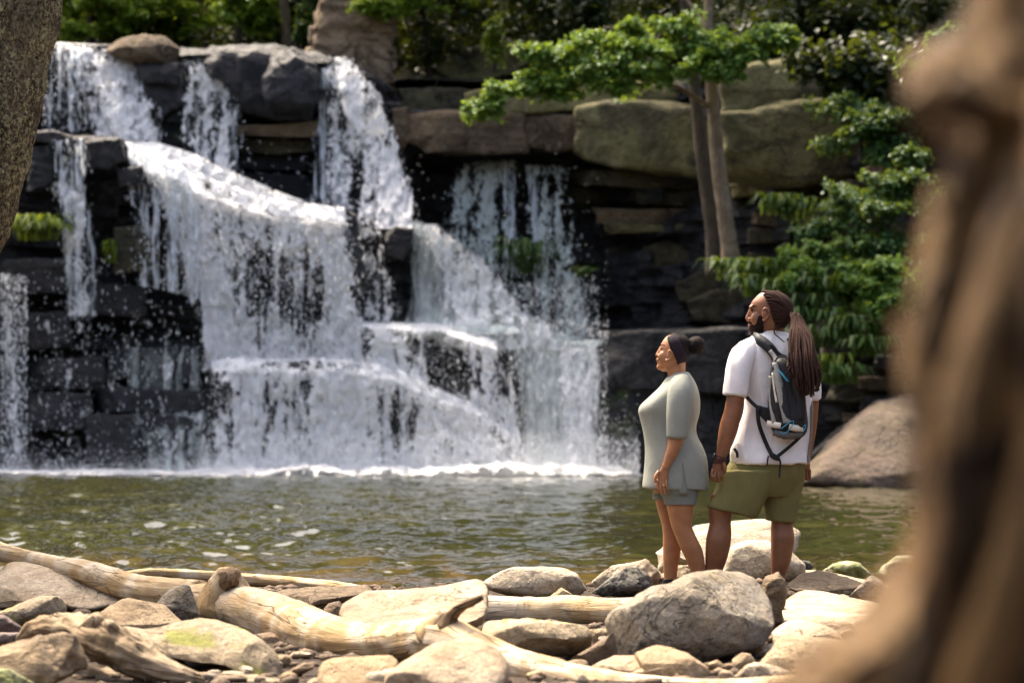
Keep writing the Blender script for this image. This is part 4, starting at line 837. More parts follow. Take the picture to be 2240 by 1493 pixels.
# leaning tree at the left edge, close to the shore
t1 = empty('leaning_tree', P(-385, 1300, 14.2)); tag(t1, 'leaning trunk with lichen-flecked bark at the left of the pool', 'tree')
tp = [(-400,1330,14.2,190),(-370,1180,14.2,165),(-320,960,14.2,150),(-240,740,14.2,140),(-160,570,14.2,136),(-98,420,14.2,133),(-56,280,14.2,131),(-24,120,14.2,129),(2,-20,14.2,127),(10,-300,14.3,120),(-30,-700,14.5,105),(-120,-1200,14.8,80),(-200,-1700,15,55)]
tr1 = trunk(t1, tp, 'bark', 3, n=150, noise=0.11, k=20, nscale=8.0)
trunk(t1, [(-40,-760,14.5,60),(-360,-1000,14.6,45),(-900,-1300,14.8,28),(-1400,-1550,15,14)], 'bark', 5, 'branch')
trunk(t1, [(-150,-1300,14.8,50),(-700,-1600,15.2,35),(-1500,-1800,15.5,18)], 'bark', 7, 'branch')
crown(t1, [ppad(-1500+rs.normal()*160, -1600+rs.normal()*160, 15+rs.normal()*0.8, 330, 300, 0.15) for _ in range(9)], 'leafB', rs, size=0.11, per=180)

# two slender trees on the ledge right of the falls
t2 = empty('maple_tree', P(1602, 596, 58.6)); tag(t2, 'slender light-barked maple with tiers of bright leaves reaching over the falls', 'tree', )
trunk(t2, [(1604,600,58.6,24),(1596,540,58.6,19),(1585,460,58.6,17),(1574,380,58.6,16),(1566,300,58.6,15),(1560,220,58.6,14),(1553,150,58.6,13),(1548,60,58.6,11),(1552,-20,58.6,10),(1556,-200,58.6,8)], 'bark2', 31, n=24)
for pts in ([(1562,240,58.6,7),(1480,190,58.2,5),(1360,150,57.8,4),(1200,190,57.4,2.5),(1060,225,57.0,1.5)], [(1556,180,58.6,7),(1480,110,58.2,5),(1400,70,58.0,3),(1320,60,57.8,2)], [(1554,150,58.6,6),(1620,100,58.2,4),(1700,85,58,2)], [(1550,70,58.6,5),(1525,30,58.8,4),(1495,-10,59,3)]):
    trunk(t2, pts, 'bark2', 33, 'branch', n=8)
pads = [ppad(*a) for a in [(1060,225,57.0,62),(1110,200,57.0,70),(1165,175,57.1,70),(1210,140,57.2,74),(1180,115,57.2,50),(1260,165,57.1,80),(1270,105,57.3,80),(1330,135,57.3,86),(1340,80,57.5,80),(1400,60,57.6,78),(1420,110,57.4,84),(1400,165,57.2,84),(1480,45,57.8,62),(1490,95,57.6,84),(1490,150,57.4,80),(1560,130,57.5,70),(1560,95,57.6,80),(1620,85,57.7,74),(1680,75,57.8,62),(1715,80,57.8,34),(1590,140,57.3,56),(1625,120,57.5,40),(1580,160,57.1,40),(1330,180,57.0,80),(1240,190,57.0,60)]]
crown(t2, pads, 'leafA', rs, size=0.15, per=760)
t3 = empty('slim_tree', P(1560, 604, 59.6)); tag(t3, 'darker slim trunk standing just behind the light-barked maple', 'tree')
trunk(t3, [(1562,606,59.6,20),(1560,520,59.6,16),(1548,430,59.6,15),(1536,340,59.6,15),(1526,240,59.6,14),(1515,150,59.6,13),(1505,60,59.6,11),(1490,-60,59.6,9)], 'bark3', 41, n=20)
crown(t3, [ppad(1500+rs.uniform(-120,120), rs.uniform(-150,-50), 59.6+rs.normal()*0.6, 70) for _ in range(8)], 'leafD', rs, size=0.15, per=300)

# shrubs on the right bank
def shrub(label, pads, mat, stems, per=520, size=0.15, name='shrub', kind=0, group=None):
    x, y, z = stems[0][:3]; e = empty(name, P(*stems[0][:3])); tag(e, label, 'shrub', group)
    for j, st in enumerate(stems[1:]): trunk(e, [(*stems[0], 4), (*st, 1.5)] if len(st) == 3 else st, 'bark3', 50+j, 'stem', n=7)
    crown(e, pads, mat, rs, 'foliage', per=per, size=size, kind=kind); return e
shrub('dark leafy shrub hanging from the top of the right cliff', [ppad(1850+rs.uniform(-60,170), 250+rs.uniform(-25,90), 60+rs.normal()*0.4, 60) for _ in range(20)], 'leafC', [(1960,400,60.6),(1900,300,60.2),(1860,260,60)], per=600, size=0.14)
shrub('tall green shrub with layered sprays on the right bank', [ppad(*a) for a in [(1880,420,57.6,80),(1960,400,57.4,80),(1830,455,57.4,80),(1920,470,57.2,90),(2010,450,57.0,80),(1790,500,57.2,70),(1870,520,57.0,90),(1960,530,56.8,90),(2030,540,56.6,60),(1830,560,56.8,70),(1900,580,56.6,80),(1980,600,56.4,80),(1860,640,56.4,70),(1940,700,56.2,60),(2020,640,56.2,60),(2020,400,57.4,60),(1990,340,58,60)]], 'leafC', [(1920,660,57.4),(1880,450,57.5),(1960,430,57.3),(1830,500,57.4)], per=820, size=0.14)
shrub('bright low maple spray reaching left beside the tall shrub', [ppad(*a) for a in [(1720,615,56.2,44),(1765,590,56.3,60),(1740,570,56.5,50),(1800,550,56.6,56),(1790,600,56.2,60),(1850,590,56.2,70),(1880,620,56.1,60),(1730,610,56.0,36)]], 'leafA', [(1880,690,56.6),(1800,600,56.4),(1740,600,56.3)], per=620, size=0.15)
shrub('bright hanging maple spray near the upturned root', [ppad(*a) for a in [(1930,640,55.6,56),(1960,660,55.5,60),(1925,672,55.4,40),(1985,640,55.6,50),(1990,610,55.7,60),(1950,580,55.9,70)]], 'leafA', [(1990,720,56),(1950,650,55.8),(1980,630,55.8)], per=620, size=0.15)
shrub('small pale sprig against the dark top of the cliff', [ppad(*a) for a in [(2080,70,59,36),(2050,95,59,30),(2000,150,59,40),(2040,140,59,36)]], 'leafA', [(2080,200,59.4),(2060,100,59.1)], per=220)
# backlit sprig above the ledge
shrub('small yellow sunlit sprig above the lichen ledge', [ppad(1078,60,69.5,24,th=0.3), ppad(1082,110,69.5,26,th=0.35), ppad(1075,85,69.5,20,th=0.3)], 'mossleaf', [(1082,160,69.8),(1080,70,69.6)], per=170, size=0.17)
# ferns and grasses
def tuft(label, px, py, D, w, h, n, mat='fern', name='fern', group='ferns on the right bank'):
    base = np.array(P(px, py, D)); s = D/FPX; V, F, R_ = [], [], []
    for i in range(n):
        a = rs.uniform(0, 6.283); l = rs.uniform(0.6, 1.2); ox = np.clip(rs.normal(), -1.6, 1.6)*w*s*0.26
        d = np.array([math.cos(a), math.sin(a)*0.6 - 0.3, 0]); side = np.array([-d[1], d[0], 0.1])*0.035*rs.uniform(0.7, 1.5)
        b0 = base + np.array([ox, rs.normal()*0.15, 0]); hh = h*s*l
        pts = [b0, b0 + d*w*s*0.22*l + np.array([0, 0, hh*0.75]), b0 + d*w*s*0.5*l + np.array([0, 0, hh*0.75]), b0 + d*w*s*0.72*l + np.array([0, 0, hh*0.3])]
        k = len(V); V += [pts[0]-side*0.4, pts[0]+side*0.4, pts[1]-side, pts[1]+side, pts[2]-side, pts[2]+side, pts[3]]
        F += [[k, k+1, k+3], [k, k+3, k+2], [k+2, k+3, k+5], [k+2, k+5, k+4], [k+4, k+5, k+6]]; R_ += [rs.rand()]*7
    return tag(obj(name, np.array(V), np.array(F), MAT[mat], smooth=False, attrs={'rnd': (np.array(R_), 'FLOAT')}, origin=tuple(base)), label, 'plant', group)
for (x, y, D_) in [(1630,625,57.4),(1680,612,57.0),(1660,650,56.6),(1710,660,56.2),(1600,612,57.8),(1780,690,56.0),(1830,720,55.6),(1800,760,55.4),(1870,740,55.2),(1760,720,56),(1900,780,55),(1840,840,54.8),(1700,470,58),(1740,480,58),(1790,645,56)]:
    tuft('dark arching fern growing from the ledges of the right bank', x, y, D_, 80, 55, 60)
tuft('bright moss hanging on the dark rock left of the falls', 82, 525, 64.4, 100, 62, 120, 'mossleaf', 'moss_tuft', None)
tuft('small bright moss beard beside the left stream', 243, 575, 64.7, 24, 60, 30, 'mossleaf', 'moss_tuft', None)
tuft('green moss clump among the lacy falling water', 1150, 600, 68.0, 90, 90, 60, 'fern', 'moss_tuft', None)
tuft('green moss clump at the right edge of the lacy fall', 1275, 605, 67.2, 34, 26, 40, 'fern', 'moss_tuft', None)
tuft('mossy grass clump hanging above the bank rock', 1820, 835, 55.0, 70, 70, 50, 'mossleaf', 'moss_tuft', None)

# trees above the lip on the left, with sunlit sprays
def lip_tree(label, base, top, pads, mat='leafB', bark='bark3', r=9, size=0.21, per=460):
    e = empty('broadleaf_tree', P(*base)); tag(e, label, 'tree')
    trunk(e, [(*base, r), ((base[0]*2+top[0])/3, (base[1]*2+top[1])/3, base[2], r*0.85), (*top, r*0.5)], bark, int(base[0]) % 50, n=12)
    crown(e, [ppad(*a) for a in pads], mat, rs, size=size, per=per); return e
def rp(x0, x1, y0, y1, d0, d1, r, n): return [(rs.uniform(x0, x1), rs.uniform(y0, y1), rs.uniform(d0, d1), r*rs.uniform(0.7, 1.2)) for _ in range(n)]
lip_tree('sunlit bushy tree behind the leaning trunk above the lip', (200,110,76.0), (190,-250,76.0), rp(120,260,-60,75,74.5,77,55,16) + rp(100,300,-300,-60,74,78,70,10))
lip_tree('sunlit tree with low sprays left of the brown cap boulder', (300,112,78.0), (310,-260,78.0), rp(250,420,-40,75,76,79,55,15) + rp(200,450,-300,-60,76,80,75,10))
lip_tree('broad tree with a bright spray over the grey cap slab', (520,112,77.0), (540,-260,77.0), rp(470,610,-10,55,73.5,76,50,12) + rp(420,700,-300,-40,74,79,80,12))
lip_tree('grey pole-trunked tree beside the stone pier', (628,112,75.0), (600,-320,75.0), rp(560,700,-320,-70,74,77,70,9) , bark='bark2', r=12)
lip_tree('bluish green sapling leaning on the stone pier', (655,120,73.5), (700,-60,73.2), rp(650,715,20,75,72.6,73.6,28,9) + rp(660,720,-60,20,72.6,73.6,34,6), mat='leafC', r=4, size=0.15, per=260)
lip_tree('tree whose bright branch hangs in front of the stone pier', (940,175,73.0), (900,-200,72.6), rp(780,900,-5,35,69.6,70.6,36,10) + rp(840,1000,-120,10,69.6,71.6,50,9), r=7, size=0.16, per=300)
# darker wood behind
for i in range(16):
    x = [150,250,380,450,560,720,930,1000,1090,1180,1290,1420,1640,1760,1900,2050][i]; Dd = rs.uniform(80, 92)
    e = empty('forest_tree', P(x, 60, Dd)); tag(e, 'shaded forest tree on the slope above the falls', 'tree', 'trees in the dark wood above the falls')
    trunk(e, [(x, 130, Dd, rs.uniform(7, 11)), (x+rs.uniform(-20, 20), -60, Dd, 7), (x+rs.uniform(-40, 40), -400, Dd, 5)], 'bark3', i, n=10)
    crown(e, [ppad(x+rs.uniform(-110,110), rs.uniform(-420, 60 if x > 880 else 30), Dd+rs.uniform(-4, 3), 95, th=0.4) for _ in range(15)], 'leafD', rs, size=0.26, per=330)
cn = empty('added_shade_tree', P(1500, 100, 78)); tag(cn, 'added tall tree whose unseen high crown shades the cliff top', 'tree')
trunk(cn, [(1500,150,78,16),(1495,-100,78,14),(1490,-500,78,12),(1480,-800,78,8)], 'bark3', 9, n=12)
crown(cn, [(rs.uniform(-5, 19), rs.uniform(70, 84), rs.uniform(20, 25), 2.2, 2.0, 0.4, 1) for _ in range(75)], 'leafD', rs, size=0.45, per=240)  # unseen canopy, added to keep the sun off the slope below
# understorey along the top of the right cliff, one mass of leaves
pads = [ppad(rs.uniform(860, 2250), rs.uniform(-60, 150), rs.uniform(71.5, 80), 90, th=0.5) for _ in range(90)] + [ppad(rs.uniform(1650, 2250), rs.uniform(-60, 150), rs.uniform(66, 71), 90, th=0.5) for _ in range(50)] + [ppad(rs.uniform(1780, 2200), rs.uniform(110, 215), rs.uniform(60.5, 62.5), 70, th=0.4) for _ in range(26)] + [ppad(rs.uniform(100, 860), rs.uniform(40, 105), rs.uniform(78, 84), 90, th=0.5) for _ in range(30)]
V, F, rnd = pad_leaves(pads, rs, size=0.24, per=420)
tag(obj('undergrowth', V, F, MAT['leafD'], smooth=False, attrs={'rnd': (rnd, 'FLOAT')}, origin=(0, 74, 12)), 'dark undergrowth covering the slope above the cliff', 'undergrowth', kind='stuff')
# far wood closing the view
pads = [(rs.uniform(-60, 60), rs.uniform(96, 118), rs.uniform(14, 44), 4.5, 4, 1.2, 1) for _ in range(150)]
V, F, rnd = pad_leaves(pads, rs, size=0.9, per=200)
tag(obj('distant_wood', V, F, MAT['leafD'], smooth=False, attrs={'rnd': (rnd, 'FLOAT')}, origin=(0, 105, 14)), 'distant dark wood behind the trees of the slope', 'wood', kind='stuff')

# ------------------------------------------------------------------ stone pier, cap boulder, bank rock
pier = empty('stone_pier', P(780, 190, 71.5)); tag(pier, 'weathered brown stone pier rising beside the top of the falls', 'pier')
rows = [(-90,-30,715,880),(-30,28,705,872),(28,60,690,868),(60,100,680,862),(100,132,672,862),(132,160,725,860),(160,190,770,862),(190,222,800,864),(222,250,830,868)]
for j, (y0, y1, x0, x1) in enumerate(rows):
    x = x0 - 4
    while x < x1:
        w_ = min(rs.uniform(40, 90), x1 - x + 3)
        if w_ < 16: break
        V, F = blob(box(x, y0, x+w_, y1, j), 71.6, 0.8, k=8, n=48, m=10, rough=0.04, facets=2, seed=j*13+int(x) % 17)
        obj('stone_block', V, F, MAT['pier'], pier); x += w_ + 1
V, F = blob([(712,-110),(880,-110),(862,40),(856,110),(858,200),(820,200),(770,170),(735,152),(676,130),(692,60),(704,0)], 71.5, 1.0, k=8, n=160, m=24, rough=0.035, facets=0, seed=7, sm=1, fs=2.0, gl=1.2)
obj('rubble_core', V, F, MAT['pier'], pier)
def rockthing(label, poly, D_, T_, mat, **kw):
    V, F = blob(poly, D_, T_, **kw); return tag(obj('boulder', V, F, MAT[mat]), label, 'boulder')
rockthing('brown-topped boulder splitting the water at the lip', [(232,112),(262,88),(310,76),(360,84),(395,112),(404,150),(392,176),(350,170),(300,140),(260,130)], 69.3, 1.0, 'cliffbrown', k=2.8, seed=3, n=96, m=20)
rockthing('dark wet boulder just below the brown-topped one', [(296,140),(350,132),(398,140),(404,170),(385,200),(340,205),(310,180)], 69.0, 0.7, 'wet', k=2.8, seed=9, n=80, m=16)
rockthing('large sloping brown bank rock at the right end of the pool', [(1740,1062),(1780,1010),(1850,940),(1915,880),(1990,866),(2120,850),(2220,900),(2260,1075),(1900,1080)], 53.5, 1.6, 'bankrock', k=3.2, seed=12, n=160, m=30, facets=4, tilt=1.5, rough=0.04)
rockthing('dark tilted slab behind the sloping bank rock', [(1720,1050),(1765,1000),(1830,940),(1870,915),(1860,960),(1790,1020),(1750,1058)], 55.8, 0.6, 'wet', k=4, seed=14, n=80, m=14)
# ------------------------------------------------------------------ the two walkers
def loft(rings, n=40, sub=5, tf=0.0):
    """rings: py, x left, x right, distance, half depth[, squareness, slope]"""
    a = np.array([list(r) + [2.2, 0.0][len(r)-5:] for r in rings], float); c = catmull(a, sub)
    th = np.linspace(0, 2*math.pi, n, endpoint=False); V = []
    for py, xl, xr, D_, hd, e, sl in c:
        ct, st = np.cos(th), np.sin(th)
        x = np.sign(ct)*np.abs(ct)**(2/e); y = np.sign(st)*np.abs(st)**(2/e)*(1 - tf*np.clip(-ct, 0, 1)**2)
        hw = (xr-xl)/2; V.append(PA((xl+xr)/2 + hw*x, py + sl*hw*x, D_ + hd*y))
    m = len(V); C0, C1 = V[0].mean(0), V[-1].mean(0); V = np.concatenate(V + [C0[None], C1[None]])
    i = np.arange(n); j = (i+1) % n
    T = np.concatenate([np.stack([j, i, np.full(n, m*n)], 1), np.stack([(m-1)*n+i, (m-1)*n+j, np.full(n, m*n+1)], 1)])
    return V, [gridF(m, n, True), T]
def tb(pts, n=14, k=5): V, F, G = ptube(pts, n=n, k=k); return V, F
def ell(px, py, D_, rx, ry, rd, n=18, m=10):
    th = np.linspace(0, 2*math.pi, n, endpoint=False); V = []
    for a in np.linspace(-math.pi/2, math.pi/2, m):
        V.append(PA(px + rx*np.cos(a)*np.cos(th), np.full(n, py + ry*np.sin(a)), D_ + rd*np.cos(a)*np.sin(th)))
    return np.concatenate(V), [gridF(m, n, True)]
def fuse(parts, voxel, smooth=3):
    """one continuous closed surface from overlapping volumes"""
    V, F = joinVF(parts); me = mesh_np('tmp', V, F)
    o = bpy.data.objects.new('tmp', me); col.objects.link(o)
    m = o.modifiers.new('r', 'REMESH'); m.mode = 'VOXEL'; m.voxel_size = voxel
    s = o.modifiers.new('s', 'SMOOTH'); s.factor = 0.5; s.iterations = smooth
    dg = bpy.context.evaluated_depsgraph_get(); dg.update()
    e = bpy.data.meshes.new_from_object(o.evaluated_get(dg))
    N = len(e.vertices); v = np.empty(N*3, np.float32); e.vertices.foreach_get('co', v)
    nr = np.empty(N*3, np.float32); e.vertices.foreach_get('normal', nr)
    quads = np.array([p.vertices[:] for p in e.polygons if len(p.vertices) == 4], int).reshape(-1, 4)
    tris = np.array([p.vertices[:] for p in e.polygons if len(p.vertices) == 3], int).reshape(-1, 3)
    bpy.data.objects.remove(o); bpy.data.meshes.remove(me); bpy.data.meshes.remove(e)
    return v.reshape(-1, 3).astype(float), [f for f in (quads, tris) if len(f)], nr.reshape(-1, 3)
def folds(V, Nr, amp, sc, seed, st=(1, 1, 1)):
    q = V*np.array(st)*sc; return V + Nr*(amp*(ridge(q, 2, seed)*0.7 + fbm(q*0.6, 2, seed+4)))[:, None]
def ribbon(pts, w, th=0.004, k=6):
    """flat strap: pts px,py,D ; width in px"""
    c = catmull(np.array(pts, float), k); d = np.gradient(c[:, :2], axis=0); d /= np.linalg.norm(d, axis=1)[:, None] + 1e-9
    nx, ny = -d[:, 1], d[:, 0]; V = []
    for sx, sd in ((-0.5, -1), (0.5, -1), (0.5, 1), (-0.5, 1)):
        V.append(PA(c[:, 0] + nx*w*sx, c[:, 1] + ny*w*sx, c[:, 2] + sd*th))
    V = np.stack(V, 1).reshape(-1, 3); m = len(c)
    return V, [np.concatenate([gridF(m, 4, True), [[3, 2, 1, 0]], [[(m-1)*4+q for q in range(4)]]])]
def put(name, VF, mat, parent, smooth=True):
    return obj(name, VF[0], VF[1], MAT[mat] if isinstance(mat, str) else mat, parent, smooth)
def headfn(H):
    H = np.array(H, float); c = catmull(H, 6); o = np.argsort(c[:, 0]); c = c[o]
    return lambda y: tuple(np.interp(y, c[:, 0], c[:, k]) for k in (1, 2, 3))
def shell(hf, Dc, y0, y1, xlo, xhi, sc, n=48, m=26, tf=0.3, pad=0):
    """layer lying on a head between two lines"""
    th = np.linspace(0, 2*math.pi, n, endpoint=False); V = []
    for y in np.linspace(y0, y1, m):
        f, b, hd = hf(np.clip(y, hf.y0, hf.y1)); hw = (b-f)/2*sc + pad; cx = (f+b)/2
        ct, st = np.cos(th), np.sin(th); x = cx + hw*np.sign(ct)*np.abs(ct)**(2/2.2)
        d = (hd*sc + pad*0.0028)*np.sign(st)*np.abs(st)**(2/2.2)*(1 - tf*np.clip(-ct, 0, 1)**2)
        x = np.clip(x, xlo(y), xhi(y)); V.append(PA(x, np.full(n, y), Dc + d))
    C0, C1 = V[0].mean(0), V[-1].mean(0); V = np.concatenate(V + [C0[None], C1[None]]); i = np.arange(n); j = (i+1) % n
    return V, [gridF(m, n, True), np.concatenate([np.stack([j, i, np.full(n, m*n)], 1), np.stack([(m-1)*n+i, (m-1)*n+j, np.full(n, m*n+1)], 1)])]

def skin_mat(name, c):
    t = NT(name); o = t.obco(False); n = t.noise(o, 14, 4, 0.6); f = t.noise(o, 160, 3, 0.6)
    k = t.mix(t.mapr(n, 0.3, 0.7), tuple(x*0.86 for x in c), tuple(x*1.12 for x in c))
    return t.pbr(k, 0.42, t.bump(f, 0.12, 0.002), 0.4)
def cloth_mat(name, c, rib=0.0, ribsc=70, rough=0.9, weave=0.25):
    t = NT(name); o = t.obco(False); n = t.noise(o, 6, 4, 0.6); f = t.noise(o, 240, 2, 0.6)
    h = t.math('MULTIPLY', f, weave)
    if rib:
        x = t.n('SeparateXYZ', {0: o}, 0); y = t.n('SeparateXYZ', {0: o}, 1)
        r = t.math('SINE', t.math('MULTIPLY', t.math('ADD', x, t.math('MULTIPLY', y, 0.6)), ribsc*6.283))
        h = t.math('ADD', h, t.math('MULTIPLY', r, rib))
    k = t.mix(t.mapr(n, 0.3, 0.7), tuple(x*0.9 for x in c), tuple(min(1, x*1.06) for x in c))
    return t.pbr(k, rough, t.bump(h, 0.5, 0.004), 0.15)
MAT['skinW'] = skin_mat('skin_warm', (0.37, 0.165, 0.075)); MAT['skinM'] = skin_mat('skin_deep', (0.215, 0.088, 0.040))
MAT['knit'] = cloth_mat('sage_knit', (0.265, 0.275, 0.235), rib=0.08, ribsc=120); MAT['knit2'] = cloth_mat('sage_knit_shorts', (0.19, 0.20, 0.17), rib=0.2, ribsc=105)
MAT['tee'] = cloth_mat('white_cotton', (0.76, 0.72, 0.70)); MAT['olive'] = cloth_mat('olive_twill', (0.165, 0.145, 0.055), weave=0.4)
MAT['black'] = plain('black_webbing', (0.012, 0.012, 0.014), 0.7, bump=0.3); MAT['packblack'] = plain('black_ripstop', (0.018, 0.018, 0.021), 0.55, nscale=80, bump=0.3)
MAT['packgrey'] = plain('grey_ripstop', (0.30, 0.29, 0.26), 0.6, nscale=60, bump=0.3); MAT['packdark'] = plain('taupe_ripstop', (0.10, 0.095, 0.085), 0.6, nscale=60, bump=0.3); MAT['packwhite'] = plain('cream_panel', (0.68, 0.62, 0.52), 0.6)
MAT['blue'] = plain('blue_cord', (0.06, 0.36, 0.55), 0.5); MAT['gold'] = plain('gold', (0.7, 0.45, 0.15), 0.3, metal=1.0); MAT['pearl'] = plain('pearl', (0.85, 0.82, 0.76), 0.25)
MAT['hairB'] = plain('black_hair', (0.012, 0.009, 0.008), 0.8, 0.12, nscale=120, bump=0.8, var=0.4); MAT['hairM'] = plain('brown_locs', (0.036, 0.018, 0.013), 0.85, 0.1, nscale=160, bump=0.8, var=0.45)
MAT['band'] = plain('plum_headband', (0.022, 0.016, 0.022), 0.85, 0.12, nscale=90, bump=0.2); MAT['shoe'] = plain('dark_shoe', (0.03, 0.03, 0.033), 0.6); MAT['strapbrown'] = plain('brown_leather', (0.06, 0.02, 0.012), 0.5)
MAT['beard'] = plain('beard_hair', (0.016, 0.009, 0.007), 0.9, 0.08, nscale=220, bump=1.0, var=0.4); MAT['greystrap'] = plain('grey_webbing', (0.22, 0.20, 0.17), 0.7); MAT['glass'] = plain('watch_glass', (0.02, 0.02, 0.025), 0.12, 0.6)

# ---------------- walker in grey, seen from her left side
DW = 15.0
W_ = empty('person', P(1490, 1297, DW)); tag(W_, 'person in sage ribbed tunic and shorts, hair in a bun, gazing at the falls', 'person')
HW = [(731,1472,1492,.022),(735,1459,1500,.045),(745,1450,1507,.066),(757,1444,1510,.073),(766,1442,1510,.075),(776,1441,1508,.074),(786,1440,1503,.070),(794,1438.5,1495,.066),(801,1438,1487,.058),(807,1441,1479,.044),(812,1448,1472,.022)]
hw = headfn(HW); hw.y0, hw.y1 = 731, 812
def hand(pts_palm, fingers, thumb, Dp):
    out = [loft(pts_palm, 18, 4)]
    for f in fingers: out.append(tb([(x, y, d, r) for (x, y, d, r) in f], 10, 4))
    out.append(tb(thumb, 10, 4)); return out
def armW(D0, dx=0):
    arm = tb([(1490+dx,838,D0+.03,19),(1487+dx,880,D0,18),(1482+dx,925,D0-.01,17.5),(1479+dx,955,D0-.01,17),(1471+dx,985,D0-.02,14),(1460+dx,1010,D0-.02,10),(1455+dx,1024,D0-.02,8.6)], 20)
    d = D0-.02
    hd = hand([(1014,1448+dx,1465+dx,d,.020),(1022,1446+dx,1463+dx,d,.019),(1034,1440+dx,1462+dx,d,.016),(1046,1436+dx,1461+dx,d,.014),(1054,1436+dx,1460+dx,d,.012)],
        [[(1439+dx,1048,d,3.6),(1438+dx,1061,d-.008,3.2),(1443+dx,1072,d-.004,2.6)], [(1445+dx,1050,d,3.7),(1445+dx,1066,d-.012,3.2),(1450+dx,1079,d-.006,2.6)], [(1451+dx,1050,d,3.6),(1452+dx,1067,d-.014,3.1),(1456+dx,1081,d-.008,2.5)], [(1457+dx,1048,d,3.2),(1458+dx,1062,d-.012,2.8),(1461+dx,1073,d-.006,2.3)]],
        [(1441+dx,1030,d-.01,3.8),(1434+dx,1042,d-.024,3.6),(1434+dx,1055,d-.02,2.8)], d)
    return [arm], hd
a1, h1 = armW(14.815); a2, h2 = armW(15.19, 4)
nearleg = loft([(1050,1450,1526,14.92,.09),(1103,1457,1519,14.92,.085),(1125,1462,1516,14.92,.078),(1150,1468,1514,14.92,.066),(1175,1478,1524,14.925,.064),(1200,1489,1536,14.93,.062),(1225,1501,1541,14.94,.056),(1250,1511,1543,14.95,.046),(1275,1519,1544,14.955,.038),(1292,1521,1547,14.96,.037)])
farleg = loft([(1050,1430,1490,15.09,.085),(1095,1434,1472,15.09,.075),(1120,1440,1474,15.09,.066),(1145,1447,1477,15.09,.058),(1166,1450,1484,15.09,.058),(1190,1450,1490,15.09,.057),(1215,1450,1488,15.09,.052),(1240,1451,1483,15.09,.043),(1262,1452,1481,15.09,.037),(1288,1452,1483,15.09,.037)])
parts = [loft([(a, b, c, DW, d) for a, b, c, d in HW], 44, 5, 0.32), tb([(1444,761,DW,2.4),(1440.5,769,DW,3.2),(1437.5,776,DW,3.8),(1440.5,780,DW,2.8)], 12),
    ell(1441,776.5,DW-.012,4,3,.010), ell(1439,785.5,DW,4,2.6,.022), ell(1440,790.5,DW,4,2.8,.020), ell(1444,802,DW,8,7,.028), ell(1464.5,776,DW-.076,5.5,11,.013), ell(1464.5,776,DW+.076,5.5,11,.013), ell(1454,781,DW-.038,15,15,.024),
    loft([(792,1459,1500,DW,.058),(812,1460,1500,DW,.056),(828,1460,1505,DW,.062),(846,1448,1515,DW,.10),(862,1445,1515,DW,.13)]),
    loft([(842,1450,1512,DW,.12),(880,1420,1518,DW,.14),(930,1415,1514,DW,.13),(990,1420,1532,DW,.15),(1040,1422,1538,DW,.16),(1078,1430,1528,DW,.14)]), nearleg, farleg] + a1 + a2
V, F, Nr = fuse(parts, 0.0042)
ear = [tb([(1460.5,787,DW-.080,2.2),(1465,784,DW-.084,1.9),(1469.5,777,DW-.086,1.8),(1469,769.5,DW-.085,1.8),(1464.5,766.5,DW-.083,1.8),(1460.5,770,DW-.080,1.6)], 10, 5)]
Vh, Fh = joinVF([(V, F)] + h1 + h2 + ear)
bw = obj('body', Vh, Fh, MAT['skinW'], W_)
tun = [loft([(815,1474,1506,DW,.075),(824,1461,1512,DW,.125),(836,1451,1519,DW,.165),(850,1440,1525,DW,.182),(868,1419,1529,DW,.183),(884,1402,1530,DW,.178),(897,1396,1530,DW,.174),(910,1398,1528,DW,.168),(930,1403,1523,DW,.163),(950,1407,1524,DW,.168),(975,1410,1536,DW,.18),(1000,1410,1545,DW,.19),(1030,1408,1549,DW,.196),(1056,1405,1551,DW,.197),(1069,1405,1550,DW,.196,2.2,0.03)], 56),
    tb([(1489,832,14.88,22),(1487,862,14.82,25),(1484,900,14.80,25),(1482,930,14.795,23.5),(1481,955,14.795,22.5)], 26), tb([(1489,832,15.12,22),(1487,862,15.18,25),(1484,900,15.20,25),(1482,955,15.205,22.5)], 26)]
V, F, Nr = fuse(tun, 0.005, 6); V = folds(V, Nr, 0.010, 5.0, 3, (1, 1, 0.35))
tn = obj('tunic', V, F, MAT['knit'], W_)
put('side_vent', loft([(1012,1492,1495,14.807,.004),(1040,1489,1499,14.806,.004),(1081,1484,1505,14.806,.005)], 12), 'knit2', tn)
V, F, Nr = fuse([loft([(1040,1440,1538,14.99,.17),(1072,1440,1530,14.97,.16),(1086,1448,1526,14.93,.11),(1104,1454,1523,14.92,.098)]), loft([(1040,1424,1490,15.07,.11),(1075,1427,1478,15.09,.095),(1092,1428,1474,15.09,.09)])], 0.005, 2)
obj('shorts', V, F, MAT['knit2'], W_)
put('sock', loft([(1266,1450,1483,15.09,.041),(1278,1450,1484,15.09,.041),(1291,1450,1486,15.09,.043)]), 'black', W_); put('sock', loft([(1277,1517,1547,14.957,.042),(1293,1519,1549,14.96,.042)]), 'black', W_)
for x, d in ((0, 15.09), (66, 14.96)): put('shoe', tb([(1490+x,1290,d,9),(1478+x,1290,d,13),(1458+x,1293,d,12.5),(1438+x,1297,d,10.5),(1424+x,1299,d,7)], 16), 'shoe', W_)
hairl = lambda y: np.interp(y, [731,740,752,764,772,790,808], [1461,1459,1463,1467,1473,1480,1486])
big = lambda y: 1e4
hr = put('hair', shell(hw, DW, 729, 806, hairl, big, 1.055), 'hairB', W_)
Vb, Fb = ell(1523, 755, DW, 20, 19.5, .057, 40, 26); c = Vb.mean(0); dd = (Vb-c)/np.linalg.norm(Vb-c, axis=1)[:, None]; Vb = Vb + dd*(0.008*fbm(dd*5, 3, 2) + 0.004*fbm(dd*16, 2, 3))[:, None]
